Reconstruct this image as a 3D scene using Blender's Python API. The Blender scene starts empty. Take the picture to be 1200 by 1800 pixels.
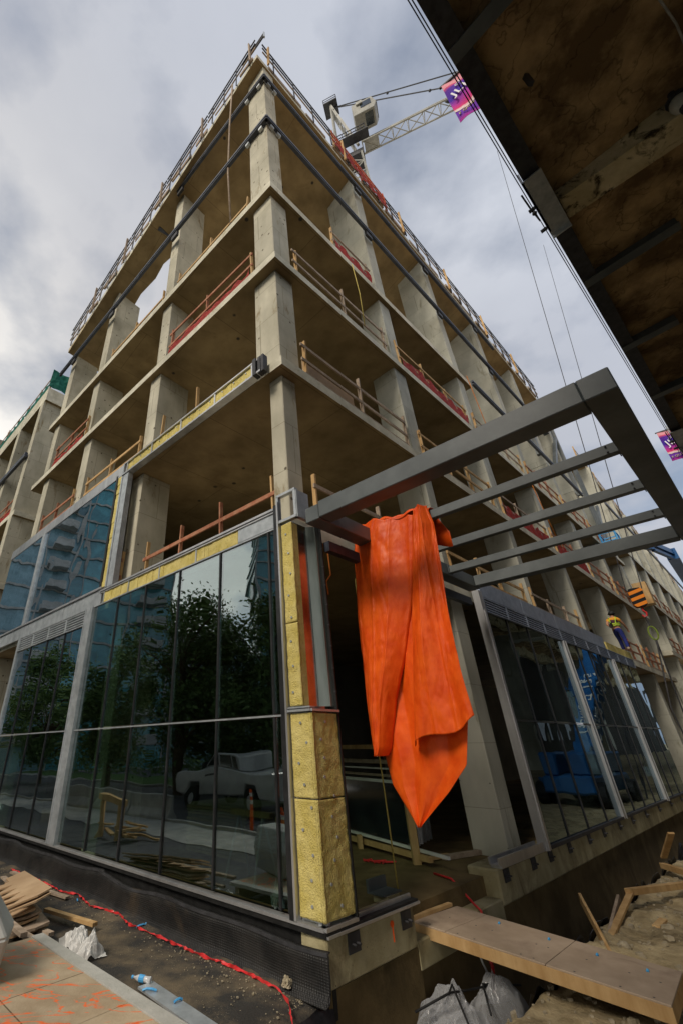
import bpy, bmesh, math, random
from mathutils import Vector, Matrix, noise
random.seed(7)
R = math.radians
sc = bpy.context.scene
col = sc.collection
V = Vector
# ------------------------------------------------------------------ camera
cam_d = bpy.data.cameras.new("camera"); cam = bpy.data.objects.new("camera", cam_d); col.objects.link(cam)
sc.camera = cam
cam_d.sensor_fit = 'VERTICAL'; cam_d.sensor_height = 36; cam_d.sensor_width = 24
cam_d.lens = 758.53 * 36 / 1800; cam_d.shift_x = (600 - 443.25) / 1800; cam_d.shift_y = (902.5 - 900) / 1800
cam_d.clip_start = 0.05; cam_d.clip_end = 5000
RM = ((0.999895902, 0.00684698371, -0.0127005252), (-0.014428601, 0.474493056, -0.880140986), (0, 0.880232616, 0.474542455))
m = Matrix.Identity(4)
for i in range(3):
    m[i][0] = RM[0][i]; m[i][1] = -RM[1][i]; m[i][2] = -RM[2][i]
cam.matrix_world = m
# ------------------------------------------------------------------ world: daylight sky with a broken cloud cover
SUN_AZ, SUN_EL = R(222), R(42)      # clockwise from +Y
w = bpy.data.worlds.new("World"); sc.world = w; w.use_nodes = True
nt = w.node_tree; nt.nodes.clear()
def N(nt, t, **kw):
    n = nt.nodes.new(t)
    for k, v in kw.items():
        if k in n.inputs.keys() if hasattr(n.inputs, 'keys') else False: n.inputs[k].default_value = v
        else: setattr(n, k, v)
    return n
out = N(nt, 'ShaderNodeOutputWorld'); bg = N(nt, 'ShaderNodeBackground'); bg.inputs['Strength'].default_value = 0.1
sky = N(nt, 'ShaderNodeTexSky'); sky.sky_type = 'NISHITA'; sky.sun_disc = False
sky.sun_elevation = SUN_EL; sky.sun_rotation = SUN_AZ; sky.air_density = 1.2; sky.dust_density = 2.0
tc = N(nt, 'ShaderNodeTexCoord'); sp = N(nt, 'ShaderNodeSeparateXYZ'); nt.links.new(tc.outputs['Generated'], sp.inputs[0])
ad = N(nt, 'ShaderNodeMath', operation='ADD'); ad.inputs[1].default_value = 0.25; nt.links.new(sp.outputs['Z'], ad.inputs[0])
mx = N(nt, 'ShaderNodeMath', operation='MAXIMUM'); mx.inputs[1].default_value = 0.08; nt.links.new(ad.outputs[0], mx.inputs[0])
dx = N(nt, 'ShaderNodeMath', operation='DIVIDE'); nt.links.new(sp.outputs['X'], dx.inputs[0]); nt.links.new(mx.outputs[0], dx.inputs[1])
dy = N(nt, 'ShaderNodeMath', operation='DIVIDE'); nt.links.new(sp.outputs['Y'], dy.inputs[0]); nt.links.new(mx.outputs[0], dy.inputs[1])
cb = N(nt, 'ShaderNodeCombineXYZ'); nt.links.new(dx.outputs[0], cb.inputs[0]); nt.links.new(dy.outputs[0], cb.inputs[1])
def wnoise(scale, det, rough, off, dist=0.3):
    mp = N(nt, 'ShaderNodeMapping'); mp.inputs['Location'].default_value = off; nt.links.new(cb.outputs[0], mp.inputs[0])
    n = N(nt, 'ShaderNodeTexNoise'); n.inputs['Scale'].default_value = scale; n.inputs['Detail'].default_value = det
    n.inputs['Roughness'].default_value = rough; n.inputs['Distortion'].default_value = dist
    nt.links.new(mp.outputs[0], n.inputs['Vector']); return n
def ramp(nt, src, pts):
    r = N(nt, 'ShaderNodeValToRGB'); e = r.color_ramp.elements
    while len(e) < len(pts): e.new(0.5)
    for el, (p, c) in zip(e, pts):
        el.position = p; el.color = (c if len(c) == 4 else (*c, 1))
    nt.links.new(src, r.inputs[0]); return r
n1 = wnoise(2.3, 8, 0.52, (3.1, 1.7, 0), 0.1); n2 = wnoise(1.4, 7, 0.52, (7.3, 4.1, 2), 0.15)
cov = ramp(nt, n1.outputs[0], [(0.38, (0.35,) * 3), (0.53, (1,) * 3)])
shade = ramp(nt, n2.outputs[0], [(0.3, (6.5, 6.55, 6.8)), (0.5, (7.4, 7.4, 7.55)), (0.7, (8.8, 8.75, 8.7))])
# clouds are brighter and warmer towards the sun side (left)
gd = N(nt, 'ShaderNodeMath', operation='MULTIPLY_ADD'); gd.inputs[1].default_value = -0.5; gd.inputs[2].default_value = 0.5
nt.links.new(sp.outputs['X'], gd.inputs[0])
up = N(nt, 'ShaderNodeMath', operation='SUBTRACT'); up.inputs[0].default_value = 1.25; nt.links.new(sp.outputs['Z'], up.inputs[1])
gm = N(nt, 'ShaderNodeMath', operation='MULTIPLY'); nt.links.new(gd.outputs[0], gm.inputs[0]); nt.links.new(up.outputs[0], gm.inputs[1])
glow = ramp(nt, gm.outputs[0], [(0.05, (0.70, 0.76, 0.88)), (0.2, (0.70, 0.72, 0.77)), (0.34, (0.88, 0.87, 0.86)), (0.66, (1.65, 1.58, 1.42))])
mm = N(nt, 'ShaderNodeMix', data_type='RGBA', blend_type='MULTIPLY'); mm.inputs[0].default_value = 1
nt.links.new(shade.outputs[0], mm.inputs[6]); nt.links.new(glow.outputs[0], mm.inputs[7])
mixc = N(nt, 'ShaderNodeMix', data_type='RGBA'); nt.links.new(cov.outputs[0], mixc.inputs[0])
nt.links.new(sky.outputs[0], mixc.inputs[6]); nt.links.new(mm.outputs[2], mixc.inputs[7])
nt.links.new(mixc.outputs[2], bg.inputs[0]); nt.links.new(bg.outputs[0], out.inputs[0])
sun_d = bpy.data.lights.new("sun", 'SUN'); sun = bpy.data.objects.new("sun", sun_d); col.objects.link(sun)
sun_d.energy = 2.3; sun_d.angle = R(18); sun_d.color = (1, 0.90, 0.76)
sd = V((math.sin(SUN_AZ) * math.cos(SUN_EL), math.cos(SUN_AZ) * math.cos(SUN_EL), math.sin(SUN_EL)))
sun.rotation_euler = sd.to_track_quat('Z', 'Y').to_euler()
sc.view_settings.view_transform = 'Standard'; sc.view_settings.look = 'None'; sc.view_settings.exposure = 0.08; sc.view_settings.gamma = 1
sc.render.engine = 'CYCLES'
sc.cycles.max_bounces = 7; sc.cycles.diffuse_bounces = 3; sc.cycles.glossy_bounces = 4; sc.cycles.transparent_max_bounces = 16
sc.render.resolution_x = 682; sc.render.resolution_y = 1024

# ------------------------------------------------------------------ frames
uL = V((-0.71252727, 0.70164441, 0)); uR = V((0.75454295, 0.65625066, 0))
nL = V((-0.70164441, -0.71252727, 0)); nR = V((0.65625066, -0.75454295, 0))
G = V((0.77246023, 6.55463997, 0)); S = V((0.70766756, 6.86361469, 0)); Z = V((0, 0, 1))
def PR(s, o, z, P=G): return P + uR * s + nR * o + Z * z       # right facade: along, outward, up
def PL(s, o, z, P=G): return P + uL * s + nL * o + Z * z       # left facade
# ------------------------------------------------------------------ materials
MATS = {}
def mat(name, c1, c2=None, scale=3.0, rough=0.85, metal=0.0, bump=0.0, bscale=40.0, lo=0.35, hi=0.65, spec=0.3, pits=None, joints=None, streak=0.0, detail=6, extra=None, coat=0):
    m = bpy.data.materials.new(name); m.use_nodes = True; MATS[name] = m
    t = m.node_tree; b = t.nodes['Principled BSDF']
    b.inputs['Roughness'].default_value = rough; b.inputs['Metallic'].default_value = metal
    b.inputs['Specular IOR Level'].default_value = spec
    if coat: b.inputs['Coat Weight'].default_value = coat; b.inputs['Coat Roughness'].default_value = 0.1
    tc = N(t, 'ShaderNodeTexCoord'); geo = N(t, 'ShaderNodeNewGeometry')
    pos = geo.outputs['Position']
    n = N(t, 'ShaderNodeTexNoise'); n.inputs['Scale'].default_value = scale; n.inputs['Detail'].default_value = detail; n.inputs['Roughness'].default_value = 0.62
    mp = N(t, 'ShaderNodeMapping'); t.links.new(pos, mp.inputs[0]); t.links.new(mp.outputs[0], n.inputs['Vector'])
    if streak: mp.inputs['Scale'].default_value = (1, 1, streak)
    r = ramp(t, n.outputs[0], [(lo, c1), (hi, c2 or c1)]); cur = r.outputs[0]
    # a large tonal drift so no surface is flat
    nb = N(t, 'ShaderNodeTexNoise'); nb.inputs['Scale'].default_value = 0.55; nb.inputs['Detail'].default_value = 3; t.links.new(pos, nb.inputs['Vector'])
    rb = ramp(t, nb.outputs[0], [(0.3, (0.8,) * 3), (0.7, (1.12,) * 3)])
    mu = N(t, 'ShaderNodeMix', data_type='RGBA', blend_type='MULTIPLY'); mu.inputs[0].default_value = 1; t.links.new(cur, mu.inputs[6]); t.links.new(rb.outputs[0], mu.inputs[7]); cur = mu.outputs[2]
    if pits:                                   # bug holes and tie marks
        sc_, th, pc = pits
        v = N(t, 'ShaderNodeTexVoronoi'); v.inputs['Scale'].default_value = sc_; t.links.new(pos, v.inputs['Vector'])
        rr = ramp(t, v.outputs['Distance'], [(th, (1,) * 3), (th * 1.6, (0,) * 3)])
        pm = N(t, 'ShaderNodeMix', data_type='RGBA'); t.links.new(rr.outputs[0], pm.inputs[0]); t.links.new(cur, pm.inputs[6]); pm.inputs[7].default_value = (*pc, 1); cur = pm.outputs[2]
    if joints:                                 # formwork panel joints
        jw, jh, ang, vert, jc = joints
        br = N(t, 'ShaderNodeTexBrick'); mj = N(t, 'ShaderNodeMapping'); mj.inputs['Rotation'].default_value = (R(90) if vert else 0, 0, ang)
        if vert:
            sxx = N(t, 'ShaderNodeSeparateXYZ'); t.links.new(pos, sxx.inputs[0]); dm = N(t, 'ShaderNodeMath', operation='MULTIPLY_ADD'); dm.inputs[1].default_value = 0.25
            t.links.new(sxx.outputs['Y'], dm.inputs[0]); t.links.new(sxx.outputs['X'], dm.inputs[2]); cc = N(t, 'ShaderNodeCombineXYZ'); t.links.new(dm.outputs[0], cc.inputs[0]); t.links.new(sxx.outputs['Z'], cc.inputs[1]); t.links.new(cc.outputs[0], br.inputs['Vector'])
        else:
            t.links.new(pos, mj.inputs[0]); t.links.new(mj.outputs[0], br.inputs['Vector'])
        br.inputs['Scale'].default_value = 1; br.inputs['Brick Width'].default_value = jw; br.inputs['Row Height'].default_value = jh
        br.inputs['Mortar Size'].default_value = 0.008; br.inputs['Mortar Smooth'].default_value = 0.3
        br.inputs['Color1'].default_value = (1, 1, 1, 1); br.inputs['Color2'].default_value = (0.9, 0.9, 0.9, 1); br.inputs['Mortar'].default_value = (*jc, 1)
        jm = N(t, 'ShaderNodeMix', data_type='RGBA', blend_type='MULTIPLY'); jm.inputs[0].default_value = 1; t.links.new(cur, jm.inputs[6]); t.links.new(br.outputs[0], jm.inputs[7]); cur = jm.outputs[2]
    if extra: cur = extra(t, pos, cur, tc)
    t.links.new(cur, b.inputs['Base Color'])
    if bump:
        n2 = N(t, 'ShaderNodeTexNoise'); n2.inputs['Scale'].default_value = bscale; n2.inputs['Detail'].default_value = 5; t.links.new(pos, n2.inputs['Vector'])
        bp = N(t, 'ShaderNodeBump'); bp.inputs['Strength'].default_value = bump; bp.inputs['Distance'].default_value = 0.02
        t.links.new(n2.outputs[0], bp.inputs['Height']); t.links.new(bp.outputs[0], b.inputs['Normal'])
    return m
aR = -math.atan2(uR.y, uR.x)
def ex_stain(c, scale, lo, hi, zs=0.25):
    def f(t, pos, cur, tc):
        mp = N(t, 'ShaderNodeMapping'); mp.inputs['Scale'].default_value = (1, 1, zs); mp.inputs['Location'].default_value = (5, 9, 2); t.links.new(pos, mp.inputs[0])
        n = N(t, 'ShaderNodeTexNoise'); n.inputs['Scale'].default_value = scale; n.inputs['Detail'].default_value = 8; n.inputs['Roughness'].default_value = 0.7; n.inputs['Distortion'].default_value = 0.6; t.links.new(mp.outputs[0], n.inputs['Vector'])
        r = ramp(t, n.outputs[0], [(lo, (0,) * 3), (hi, (1,) * 3)])
        mxx = N(t, 'ShaderNodeMix', data_type='RGBA'); t.links.new(r.outputs[0], mxx.inputs[0]); t.links.new(cur, mxx.inputs[6]); mxx.inputs[7].default_value = (*c, 1)
        return mxx.outputs[2]
    return f
M_con = mat('cast_concrete', (0.45, 0.42, 0.32), (0.59, 0.55, 0.43), 1.6, 0.9, bump=0.25, pits=(2.8, 0.075, (0.12, 0.10, 0.07)), streak=0.5, joints=(1.1, 1.22, 0, True, (0.55, 0.53, 0.5)), extra=ex_stain((0.27, 0.21, 0.12), 2.8, 0.58, 0.68))
M_conB = mat('cast_concrete_smooth', (0.43, 0.425, 0.355), (0.56, 0.55, 0.465), 1.2, 0.9, bump=0.2, pits=(3.1, 0.035, (0.1, 0.09, 0.08)), streak=0.4, joints=(1.3, 1.22, 0, True, (0.62, 0.6, 0.57)), extra=ex_stain((0.25, 0.235, 0.165), 2.4, 0.58, 0.7))
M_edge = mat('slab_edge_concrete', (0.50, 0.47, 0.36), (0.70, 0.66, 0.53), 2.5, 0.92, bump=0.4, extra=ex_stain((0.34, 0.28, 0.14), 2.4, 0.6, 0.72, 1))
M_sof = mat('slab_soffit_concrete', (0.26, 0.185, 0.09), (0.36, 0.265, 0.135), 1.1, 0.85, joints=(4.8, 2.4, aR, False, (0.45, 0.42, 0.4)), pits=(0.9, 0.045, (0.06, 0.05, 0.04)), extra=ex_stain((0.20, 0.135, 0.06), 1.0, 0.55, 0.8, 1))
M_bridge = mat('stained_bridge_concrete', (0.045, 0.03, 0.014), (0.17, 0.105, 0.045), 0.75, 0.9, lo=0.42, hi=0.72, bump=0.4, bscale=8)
def ex_crack(t, pos, cur, tc):
    nz = N(t, 'ShaderNodeTexNoise'); nz.inputs['Scale'].default_value = 1.1; nz.inputs['Detail'].default_value = 5; t.links.new(pos, nz.inputs['Vector'])
    va = N(t, 'ShaderNodeMix', data_type='RGBA', blend_type='LINEAR_LIGHT'); va.inputs[0].default_value = 0.9; t.links.new(pos, va.inputs[6]); t.links.new(nz.outputs['Color'], va.inputs[7])
    mp = N(t, 'ShaderNodeMapping'); mp.inputs['Scale'].default_value = (1.7, 0.55, 1); mp.inputs['Rotation'].default_value = (0, 0, 0.7); t.links.new(va.outputs[2], mp.inputs[0])
    v = N(t, 'ShaderNodeTexVoronoi'); v.feature = 'DISTANCE_TO_EDGE'; v.inputs['Scale'].default_value = 1.0; t.links.new(mp.outputs[0], v.inputs['Vector'])
    r = ramp(t, v.outputs['Distance'], [(0.0, (0.5,) * 3), (0.03, (1,) * 3)])
    mu = N(t, 'ShaderNodeMix', data_type='RGBA', blend_type='MULTIPLY'); mu.inputs[0].default_value = 1; t.links.new(cur, mu.inputs[6]); t.links.new(r.outputs[0], mu.inputs[7]); return mu.outputs[2]
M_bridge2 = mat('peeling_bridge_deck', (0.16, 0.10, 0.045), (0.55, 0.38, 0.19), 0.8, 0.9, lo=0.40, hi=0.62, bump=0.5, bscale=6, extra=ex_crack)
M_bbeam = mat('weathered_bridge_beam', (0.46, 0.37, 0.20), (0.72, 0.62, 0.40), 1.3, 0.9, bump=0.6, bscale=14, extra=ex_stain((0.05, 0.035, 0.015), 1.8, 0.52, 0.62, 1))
M_steel = mat('grey_steel_paint', (0.085, 0.098, 0.10), (0.125, 0.14, 0.142), 2.2, 0.42, spec=0.5, bump=0.05, bscale=12)
M_facsteel = mat('dark_blue_steel', (0.03, 0.036, 0.052), (0.06, 0.07, 0.095), 3, 0.45, spec=0.5)
M_steelred = mat('primer_red_steel', (0.14, 0.03, 0.02), (0.08, 0.02, 0.02), 3, 0.6)
M_alu = mat('brushed_aluminium', (0.50, 0.50, 0.51), (0.66, 0.66, 0.66), 4, 0.38, metal=0.75, streak=0.1)
M_galv = mat('galvanised_sheet', (0.42, 0.45, 0.47), (0.60, 0.63, 0.65), 5, 0.42, metal=0.6, spec=0.5)
M_galvblue = mat('blue_grey_metal_panel', (0.27, 0.32, 0.42), (0.40, 0.45, 0.55), 6, 0.4, metal=0.3, spec=0.5)
M_mull = mat('black_mullion', (0.012, 0.013, 0.014), (0.03, 0.03, 0.032), 4, 0.35, spec=0.5)
M_black = mat('black_rubber', (0.008, 0.008, 0.008), (0.02, 0.02, 0.02), 9, 0.6)
def ex_wool(t, pos, cur, tc):
    n = N(t, 'ShaderNodeTexNoise'); n.inputs['Scale'].default_value = 26; n.inputs['Detail'].default_value = 8; n.inputs['Roughness'].default_value = 0.8; t.links.new(pos, n.inputs['Vector'])
    r = ramp(t, n.outputs[0], [(0.36, (0.68,) * 3), (0.48, (1,) * 3)])
    mu = N(t, 'ShaderNodeMix', data_type='RGBA', blend_type='MULTIPLY'); mu.inputs[0].default_value = 1; t.links.new(cur, mu.inputs[6]); t.links.new(r.outputs[0], mu.inputs[7]); return mu.outputs[2]
M_wool = mat('mineral_wool', (0.58, 0.47, 0.13), (0.72, 0.61, 0.24), 4, 1.0, bump=1.0, bscale=55, extra=ex_wool)
M_tarp = mat('orange_tarpaulin', (0.72, 0.072, 0.004), (0.88, 0.125, 0.010), 4, 0.44, bump=0.5, bscale=3.2, spec=0.32)
for n_ in M_tarp.node_tree.nodes:
    if n_.type == 'TEX_NOISE' and abs(n_.inputs['Scale'].default_value - 3.2) < .01: n_.noise_type = 'RIDGED_MULTIFRACTAL'; n_.normalize = True; n_.inputs['Detail'].default_value = 4; n_.inputs['Distortion'].default_value = .5
M_red = mat('red_plastic', (0.6, 0.02, 0.025), (0.75, 0.05, 0.05), 12, 0.4, spec=0.5)
M_blue = mat('blue_plastic', (0.05, 0.30, 0.65), (0.1, 0.42, 0.75), 12, 0.4, spec=0.5)
M_liftblue = mat('lift_blue_paint', (0.008, 0.085, 0.26), (0.015, 0.12, 0.33), 2, 0.4, spec=0.5)
M_wood = mat('sawn_timber', (0.42, 0.25, 0.10), (0.60, 0.40, 0.19), 5, 0.8, streak=0.2, bump=0.2, bscale=30)
M_woodold = mat('weathered_timber', (0.28, 0.21, 0.15), (0.46, 0.36, 0.27), 6, 0.85, bump=0.2, bscale=30)
M_woodred = mat('painted_guard_timber', (0.32, 0.10, 0.05), (0.42, 0.22, 0.13), 6, 0.85)
M_ply = mat('plywood', (0.38, 0.25, 0.14), (0.50, 0.35, 0.21), 1.5, 0.75, detail=10, bump=0.1, extra=ex_stain((0.26, 0.17, 0.10), 1.6, 0.55, 0.75, 1))
M_plyface = mat('walkway_plywood', (0.36, 0.27, 0.19), (0.48, 0.37, 0.27), 2.0, 0.8, detail=10, bump=0.12, extra=ex_stain((0.25, 0.18, 0.13), 2.2, 0.52, 0.78, 1))
M_net = mat('red_safety_netting', (0.26, 0.02, 0.015), (0.38, 0.04, 0.03), 10, 0.8)
M_netg = mat('green_safety_netting', (0.0, 0.09, 0.06), (0.02, 0.16, 0.12), 5, 0.8)
M_soil = mat('sandy_soil', (0.30, 0.23, 0.12), (0.52, 0.42, 0.25), 3.5, 1.0, bump=1.0, bscale=30, detail=12, extra=ex_stain((0.12, 0.09, 0.05), 1.5, 0.5, 0.7, 1))
M_soild = mat('black_trench_surface', (0.008, 0.008, 0.009), (0.03, 0.03, 0.035), 4, 0.45, bump=0.6, bscale=9)  # near-black tone of the lower trench and the fold leading into it
M_asph = mat('asphalt', (0.06, 0.06, 0.065), (0.11, 0.11, 0.115), 6, 0.9, bump=0.3)
M_walk = mat('street_concrete', (0.30, 0.30, 0.28), (0.42, 0.41, 0.38), 2, 0.9)
M_grass = mat('lawn_grass', (0.03, 0.07, 0.015), (0.07, 0.13, 0.03), 9, 0.95, bump=0.6)
M_leaf = mat('leaves', (0.04, 0.09, 0.018), (0.13, 0.21, 0.055), 0.9, 0.7)
M_bark = mat('bark', (0.05, 0.035, 0.02), (0.10, 0.07, 0.045), 8, 0.95)
M_white = mat('white_paint', (0.62, 0.63, 0.62), (0.74, 0.75, 0.73), 2, 0.4, spec=0.5, coat=0.3)
M_crane = mat('crane_white_paint', (0.30, 0.29, 0.25), (0.42, 0.41, 0.36), 3, 0.5)
M_reveal = mat('mirror_bright_galvanised', (0.34, 0.36, 0.36), (0.5, 0.52, 0.52), 5, 0.16, metal=1.0)
M_revd = mat('dull_reveal_sheet', (0.13, 0.155, 0.145), (0.24, 0.27, 0.255), 3, 0.3, metal=0.5, streak=0.15)
M_dark = mat('dark_metal', (0.03, 0.03, 0.032), (0.06, 0.06, 0.065), 5, 0.5)
M_foil = mat('clear_plastic_sheet', (0.42, 0.43, 0.44), (0.62, 0.63, 0.64), 6, 0.2, spec=0.6, bump=0.6, bscale=9)
M_redrail = mat('orange_red_rail', (0.48, 0.07, 0.025), (0.60, 0.12, 0.05), 8, 0.7)
def film_mat(name, c, fac, rough):
    m = bpy.data.materials.new(name); m.use_nodes = True; t = m.node_tree; b = t.nodes['Principled BSDF']; o = t.nodes['Material Output']
    b.inputs['Base Color'].default_value = (*c, 1); b.inputs['Roughness'].default_value = rough; b.inputs['Specular IOR Level'].default_value = .7
    tr = N(t, 'ShaderNodeBsdfTransparent'); mx_ = N(t, 'ShaderNodeMixShader'); lw = N(t, 'ShaderNodeLayerWeight'); lw.inputs[0].default_value = .35
    ma = N(t, 'ShaderNodeMath', operation='MULTIPLY_ADD'); ma.inputs[1].default_value = 1 - fac; ma.inputs[2].default_value = fac; t.links.new(lw.outputs['Facing'], ma.inputs[0])
    t.links.new(ma.outputs[0], mx_.inputs[0]); t.links.new(tr.outputs[0], mx_.inputs[1]); t.links.new(b.outputs[0], mx_.inputs[2]); t.links.new(mx_.outputs[0], o.inputs[0]); MATS[name] = m; return m
M_film = film_mat('clear_polythene_film', (.55, .56, .58), .28, .16); M_filmw = film_mat('thin_white_bag_film', (.70, .69, .66), .75, .35)
M_bag = mat('white_bag', (0.5, 0.49, 0.46), (0.66, 0.65, 0.62), 8, 0.5, bump=0.4, bscale=25)
M_rope = mat('yellow_rope', (0.45, 0.35, 0.08), (0.55, 0.45, 0.14), 20, 0.9)
M_hose = mat('orange_hose', (0.5, 0.15, 0.02), (0.6, 0.2, 0.03), 20, 0.7)
M_rock = mat('rock', (0.30, 0.25, 0.16), (0.42, 0.36, 0.26), 12, 0.95, bump=0.6)
def ex_paint(t, pos, cur, tc):
    n = N(t, 'ShaderNodeTexNoise'); n.inputs['Scale'].default_value = 0.9; n.inputs['Detail'].default_value = 2; n.inputs['Distortion'].default_value = 2.5
    mp = N(t, 'ShaderNodeMapping'); mp.inputs['Scale'].default_value = (1.0, 2.6, 1); mp.inputs['Rotation'].default_value = (0, 0, 0.9); mp.inputs['Location'].default_value = (2.2, 0.4, 0)
    t.links.new(pos, mp.inputs[0]); t.links.new(mp.outputs[0], n.inputs['Vector'])
    r = ramp(t, n.outputs[0], [(0.47, (0,) * 3), (0.495, (1,) * 3), (0.505, (1,) * 3), (0.53, (0,) * 3)])
    n2 = N(t, 'ShaderNodeTexNoise'); n2.inputs['Scale'].default_value = 5; n2.inputs['Detail'].default_value = 8; t.links.new(pos, n2.inputs['Vector'])
    r2 = ramp(t, n2.outputs[0], [(0.36, (0,) * 3), (0.5, (1,) * 3)])
    mu = N(t, 'ShaderNodeMath', operation='MULTIPLY'); t.links.new(r.outputs[0], mu.inputs[0]); t.links.new(r2.outputs[0], mu.inputs[1])
    mxx = N(t, 'ShaderNodeMix', data_type='RGBA'); t.links.new(mu.outputs[0], mxx.inputs[0]); t.links.new(cur, mxx.inputs[6]); mxx.inputs[7].default_value = (0.85, 0.16, 0.04, 1)
    return mxx.outputs[2]
M_deck = mat('spray_marked_plywood', (0.36, 0.27, 0.17), (0.52, 0.42, 0.29), 2.0, 0.85, detail=12, bump=0.25, joints=(2.44, 1.22, 0.79, False, (0.3, 0.27, 0.22)), extra=ex_paint)
def ex_grit(t, pos, cur, tc):
    v = N(t, 'ShaderNodeTexVoronoi'); v.inputs['Scale'].default_value = 38; t.links.new(pos, v.inputs['Vector'])
    r = ramp(t, v.outputs['Distance'], [(0.13, (1,) * 3), (0.2, (0,) * 3)])
    n = N(t, 'ShaderNodeTexNoise'); n.inputs['Scale'].default_value = 2.2; n.inputs['Detail'].default_value = 6; t.links.new(pos, n.inputs['Vector'])
    r2 = ramp(t, n.outputs[0], [(0.45, (0,) * 3), (0.62, (1,) * 3)])
    mu = N(t, 'ShaderNodeMath', operation='MULTIPLY'); t.links.new(r.outputs[0], mu.inputs[0]); t.links.new(r2.outputs[0], mu.inputs[1])
    mxx = N(t, 'ShaderNodeMix', data_type='RGBA'); t.links.new(mu.outputs[0], mxx.inputs[0]); t.links.new(cur, mxx.inputs[6]); mxx.inputs[7].default_value = (0.3, 0.25, 0.17, 1)
    return mxx.outputs[2]
M_memb = mat('gritty_membrane', (0.04, 0.037, 0.033), (0.17, 0.13, 0.08), 1.8, 0.9, lo=0.45, hi=0.72, detail=10, bump=0.5, bscale=50, extra=ex_grit)
def ex_dimple(t, pos, cur, tc):
    br = N(t, 'ShaderNodeTexBrick'); mj = N(t, 'ShaderNodeMapping'); mj.inputs['Rotation'].default_value = (0, 0, 0.78)
    return cur
def dimple_mat():
    m = mat('dimpled_drainage_sheet', (0.012, 0.012, 0.012), (0.03, 0.028, 0.026), 3, 0.5, extra=ex_stain((0.07, 0.05, 0.03), 1.2, 0.6, 0.8, 0.6))
    t = m.node_tree; b = t.nodes['Principled BSDF']; geo = N(t, 'ShaderNodeNewGeometry')
    v = N(t, 'ShaderNodeTexVoronoi'); v.inputs['Scale'].default_value = 42; v.inputs['Randomness'].default_value = 0.0; t.links.new(geo.outputs['Position'], v.inputs['Vector'])
    bp = N(t, 'ShaderNodeBump'); bp.inputs['Strength'].default_value = 0.9; bp.inputs['Distance'].default_value = 0.01
    t.links.new(v.outputs['Distance'], bp.inputs['Height']); t.links.new(bp.outputs[0], b.inputs['Normal']); return m
M_dimple = dimple_mat()
def hazard_mat():
    m = mat('hazard_stripes', (0.75, 0.22, 0.02)); t = m.node_tree; b = t.nodes['Principled BSDF']; geo = N(t, 'ShaderNodeNewGeometry')
    wv = N(t, 'ShaderNodeTexWave'); wv.inputs['Scale'].default_value = 1.4; wv.bands_direction = 'X'; mpz = N(t, 'ShaderNodeMapping'); mpz.inputs['Rotation'].default_value = (0, R(48), R(35)); mpz.vector_type = 'TEXTURE'; t.links.new(geo.outputs['Position'], mpz.inputs[0]); t.links.new(mpz.outputs[0], wv.inputs['Vector'])
    r = ramp(t, wv.outputs[0], [(0.49, (0.01,) * 3), (0.51, (0.75, 0.22, 0.02))]); t.links.new(r.outputs[0], b.inputs['Base Color']); return m
M_haz = hazard_mat()
def glass_mat(name, tint, base=0.13, rough=0.0, refl=(0.85, 0.95, 1.0)):
    m = bpy.data.materials.new(name); m.use_nodes = True; t = m.node_tree; t.nodes.clear()
    o = N(t, 'ShaderNodeOutputMaterial'); mixs = N(t, 'ShaderNodeMixShader'); tr = N(t, 'ShaderNodeBsdfTransparent'); gl = N(t, 'ShaderNodeBsdfGlossy')
    tr.inputs[0].default_value = (*tint, 1); gl.inputs[0].default_value = (*refl, 1); gl.inputs['Roughness'].default_value = rough
    lw = N(t, 'ShaderNodeLayerWeight'); lw.inputs[0].default_value = 0.5
    p = N(t, 'ShaderNodeMath', operation='POWER'); p.inputs[1].default_value = 3.0; t.links.new(lw.outputs['Facing'], p.inputs[0])
    ma = N(t, 'ShaderNodeMath', operation='MULTIPLY_ADD'); ma.inputs[1].default_value = 0.8; ma.inputs[2].default_value = base; t.links.new(p.outputs[0], ma.inputs[0])
    # float glass is never quite flat: reflections ripple
    geo = N(t, 'ShaderNodeNewGeometry'); nz = N(t, 'ShaderNodeTexNoise'); nz.inputs['Scale'].default_value = 0.9; nz.inputs['Detail'].default_value = 1; t.links.new(geo.outputs['Position'], nz.inputs['Vector'])
    bp = N(t, 'ShaderNodeBump'); bp.inputs['Strength'].default_value = 0.03; bp.inputs['Distance'].default_value = 0.3; t.links.new(nz.outputs[0], bp.inputs['Height']); t.links.new(bp.outputs[0], gl.inputs['Normal'])
    t.links.new(ma.outputs[0], mixs.inputs[0]); t.links.new(tr.outputs[0], mixs.inputs[1]); t.links.new(gl.outputs[0], mixs.inputs[2]); t.links.new(mixs.outputs[0], o.inputs[0])
    MATS[name] = m; return m
M_glass = glass_mat('tinted_glass', (0.50, 0.60, 0.54), 0.23)
M_glassup = glass_mat('reflective_glass', (0.25, 0.33, 0.38), 0.5)
M_glassR = glass_mat('dark_glass', (0.26, 0.33, 0.33), 0.055, refl=(0.62, 0.78, 0.9))
def tower_glass():
    m = mat('tower_glass', (0.04, 0.20, 0.24), (0.10, 0.38, 0.42), 0.6, 0.15, spec=0.9, joints=(1.5, 3.1, 0, True, (0.25, 0.3, 0.3))); return m
M_tg = tower_glass()
M_carglass = mat('vehicle_glass', (0.01, 0.015, 0.02), (0.02, 0.03, 0.035), 2, 0.08, spec=0.8)
M_skin = mat('skin', (0.42, 0.20, 0.12), (0.50, 0.26, 0.16), 9, 0.6)
M_vest = mat('hi_vis_lime', (0.45, 0.65, 0.05), (0.55, 0.75, 0.08), 12, 0.7)
M_shirt = mat('orange_yellow_shirt', (0.75, 0.32, 0.03), (0.85, 0.42, 0.05), 9, 0.85)
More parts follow.
